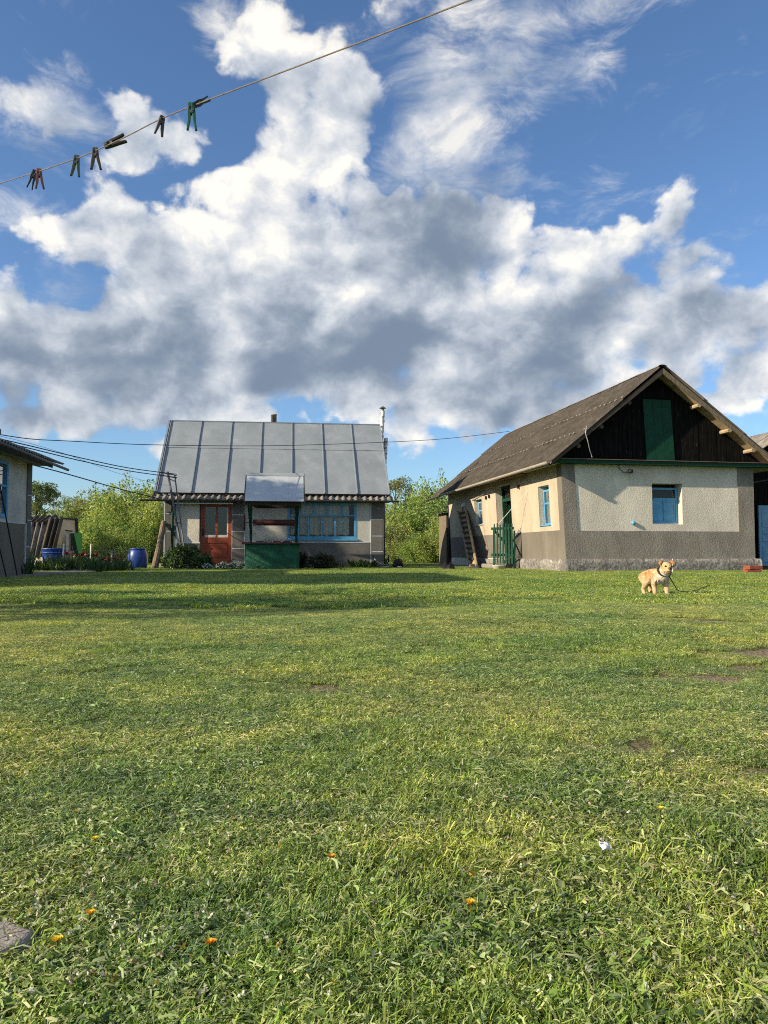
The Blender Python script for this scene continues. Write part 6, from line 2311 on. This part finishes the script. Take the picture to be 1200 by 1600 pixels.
def lawn():
    rs = np.random.default_rng(21)
    P, I, S = [], [], []
    # near lawn: small patches
    sp = .165
    xs, ys = np.meshgrid(np.arange(-9, 9, sp), np.arange(-.6, 8.2, sp))
    x, y = xs.ravel(), ys.ravel()
    k = np.abs(x) < .56 * y + 3.0
    x, y = x[k] + rs.normal(0, .05, k.sum()), y[k] + rs.normal(0, .05, k.sum())
    n = value_noise(x * 1.3 + 9, y * 1.3 + 9, 1) * .6 + value_noise(x * 4.1 + 3, y * 4.1 + 3, 2) * .4
    b = bare_mask(x, y)
    worn = .30 + .36 * np.exp(-(((x + .35) / .8) ** 2 + ((y - 1.35) / .6) ** 2))       # clippings lie thickest there
    kind = np.where(n > .62 - .0 * worn, 0, np.where(n > worn, 1, 2))
    kind = np.where(b > .45, 2, kind)
    idx = np.select([kind == 0, kind == 1], [rs.integers(0, 3, len(x)), rs.integers(3, 6, len(x))], rs.integers(6, 8, len(x)))
    keep = rs.random(len(x)) > np.clip(b * 1.1 - .3, 0, .7)
    sc = rs.uniform(.7, 1.15, len(x)) * (.8 + .4 * n) * (1 - .45 * b)
    P.append(np.stack([x, y], 1)[keep]); I.append(idx[keep]); S.append(sc[keep])
    # far lawn: larger patches
    sp = .30
    xs, ys = np.meshgrid(np.arange(-22, 22, sp), np.arange(8.0, 36, sp))
    x, y = xs.ravel(), ys.ravel()
    k = np.abs(x) < .56 * y + 3.6
    x, y = x[k] + rs.normal(0, .09, k.sum()), y[k] + rs.normal(0, .09, k.sum())
    k = ~blocked(x, y)
    x, y = x[k], y[k]
    b = bare_mask(x, y) * .45
    keep = rs.random(len(x)) > np.clip(b * .9 - .40, 0, .3)
    sc = rs.uniform(.65, 1.3, len(x)) * (1 - .4 * b)
    P.append(np.stack([x, y], 1)[keep]); I.append(rs.integers(8, 12, len(x))[keep]); S.append(sc[keep])
    P, I, S = np.concatenate(P), np.concatenate(I), np.concatenate(S)
    stone = on_ground(2, 1506)
    k = ~((np.abs(P[:, 0] - stone.x) < .13) & (np.abs(P[:, 1] - stone.y) < .14))
    P, I, S = P[k], I[k], S[k]
    z = ground_z(P[:, 0], P[:, 1])
    me = bpy.data.meshes.new('lawn_grass')
    me.vertices.add(len(P))
    me.vertices.foreach_set('co', np.stack([P[:, 0], P[:, 1], z], 1).astype(np.float32).ravel())
    a = me.attributes.new('variant', 'INT', 'POINT')
    a.data.foreach_set('value', I.astype(np.int32))
    a = me.attributes.new('turn', 'FLOAT', 'POINT')
    a.data.foreach_set('value', rs.uniform(0, 6.283, len(P)).astype(np.float32))
    a = me.attributes.new('size', 'FLOAT', 'POINT')
    a.data.foreach_set('value', S.astype(np.float32))
    me.update()
    o = bpy.data.objects.new('lawn_grass', me)
    COL.objects.link(o)
    tag(o, 'short mown grass with weeds and clippings covering the whole lawn', 'grass', None, 'stuff')
    ng = bpy.data.node_groups.new('scatter_grass', 'GeometryNodeTree')
    ng.interface.new_socket('Geometry', in_out='INPUT', socket_type='NodeSocketGeometry')
    ng.interface.new_socket('Geometry', in_out='OUTPUT', socket_type='NodeSocketGeometry')
    N, Lk = ng.nodes, ng.links
    gi, go = N.new('NodeGroupInput'), N.new('NodeGroupOutput')
    ci = N.new('GeometryNodeCollectionInfo')
    ci.inputs['Collection'].default_value = GCOL
    ci.inputs['Separate Children'].default_value = True
    ci.inputs['Reset Children'].default_value = True
    ip = N.new('GeometryNodeInstanceOnPoints')
    ip.inputs['Pick Instance'].default_value = True

    def named(nm, typ):
        q = N.new('GeometryNodeInputNamedAttribute')
        q.data_type = typ
        q.inputs['Name'].default_value = nm
        return q.outputs['Attribute']
    cx = N.new('ShaderNodeCombineXYZ')
    Lk.new(named('turn', 'FLOAT'), cx.inputs[2])
    Lk.new(gi.outputs[0], ip.inputs['Points'])
    Lk.new(ci.outputs[0], ip.inputs['Instance'])
    Lk.new(named('variant', 'INT'), ip.inputs['Instance Index'])
    Lk.new(cx.outputs[0], ip.inputs['Rotation'])
    Lk.new(named('size', 'FLOAT'), ip.inputs['Scale'])
    Lk.new(ip.outputs[0], go.inputs[0])
    md = o.modifiers.new('scatter', 'NODES')
    md.node_group = ng


lawn()


def petals():
    """tiny fallen petals, clover heads and bleached scraps nobody could count"""
    rs = np.random.default_rng(91)
    V, Fq, C, o = [], [], [], 0
    n = 620
    for i in range(n):
        px, py = rs.uniform(-40, 1240), 985 + 620 * rs.uniform(0, 1) ** .75
        if rs.random() < .35:
            px, py = rs.normal(170, 130), rs.normal(1430, 90)
        py = min(py, 1610)
        p = on_ground(px, py, .022)
        if p.y > 9:
            continue
        kind = rs.random()
        col = np.array((.70, .70, .60)) if kind < .68 else (np.array((.42, .33, .25)) if kind < .90 else np.array((.42, .27, .03)))
        col = col * rs.uniform(.55, 1.0)
        m = int(rs.integers(3, 6))
        s = rs.uniform(.002, .0054) * min(1.0, .45 + .22 * p.y)
        zc = gz(p.x, p.y) + rs.uniform(.018, .036)
        for j in range(m):
            a = rs.uniform(0, 6.28)
            c = np.array([p.x + s * .8 * math.cos(a), p.y + s * .8 * math.sin(a), zc + rs.uniform(-.003, .004)])
            u = rs.normal(size=3)
            u /= np.linalg.norm(u)
            w = np.cross(u, rs.normal(size=3))
            w /= np.linalg.norm(w)
            V += [c - u * s, c + w * s * .6, c + u * s, c - w * s * .6]
            Fq.append([o, o + 1, o + 2, o + 3])
            C += [col * rs.uniform(.8, 1.1)] * 4
            o += 4
    clump_obj('fallen_petals', np.array(V), np.array(Fq), np.array(C), M_FLOWER, (0, 0, 0), 'scattered pale petals and clover heads in the lawn', 'petals', None, 'stuff')


petals()


def dandelion(px, py, label, col, r=.008):
    p = on_ground(px, py, .03)
    z = gz(p.x, p.y)
    t = thing('dandelion', label, 'dandelion', (p.x, p.y, z), random.uniform(0, 6), 'yellow dandelions in the lawn')
    rs = np.random.default_rng(int(px))
    V, Fq, o = [], [], 0
    for i in range(40):
        a, q = rs.uniform(0, 6.28), rs.uniform(.2, 1)
        d = np.array([math.cos(a) * q, math.sin(a) * q, .55])
        s = np.array([-math.sin(a), math.cos(a), 0]) * .0024
        c = np.array([0, 0, .028])
        V += [c - s, c + s, c + d * r + s, c + d * r - s]
        Fq.append([o, o + 1, o + 2, o + 3])
        o += 4
    me = np_mesh('petals', np.array(V), [np.array(Fq)], np.tile(col, (len(V), 1)))
    me.materials.append(M_FLOWER)
    inst('petals', me, t)
    st = MB().tube([(0, 0, 0), (.002, 0, .028)], .0018, 5).mesh('stem')
    attr_color(st, np.tile([.12, .15, .05], (len(st.vertices), 1)))
    st.materials.append(M_LEAF_DK)
    inst('stem', st, t)


for (px, py, lab, c_) in ((148, 1315, 'yellow dandelion head in the left foreground grass', (.80, .62, .04)), (1033, 1287, 'yellow dandelion head in the right foreground grass', (.80, .70, .05)),
                          (735, 1440, 'orange-yellow dandelion head right of centre in the foreground', (.80, .52, .04)), (141, 1439, 'golden dandelion head low in the left foreground', (.75, .48, .03)),
                          (88, 1482, 'yellow dandelion head nearest the flat grey stone', (.80, .60, .05)), (328, 1494, 'orange dandelion head lowest near the picture centre left', (.75, .38, .03)),
                          (518, 1356, 'small faded orange dandelion head at the centre left', (.65, .34, .05))):
    dandelion(px, py, lab, c_)

p = on_ground(947, 1353, .03)
b = MB()
rr = random.Random(4)
n = 6
for i in range(n + 1):
    for j in range(n + 1):
        b.v.append(((i / n - .5) * .019, (j / n - .5) * .014, rr.uniform(-.003, .004)))
b.f += [(i * (n + 1) + j, (i + 1) * (n + 1) + j, (i + 1) * (n + 1) + j + 1, i * (n + 1) + j + 1) for i in range(n) for j in range(n)]
o = b.build('white_scrap', mat('white_paper', (.72, .73, .75), .7, .05, 60), None, True)
so = o.modifiers.new('solid', 'SOLIDIFY')
so.thickness = .001
o.location = (p.x, p.y, gz(p.x, p.y) + .033)
o.rotation_euler = (R(35), R(10), .4)
tag(o, 'small crumpled white scrap in the right foreground grass', 'scrap')
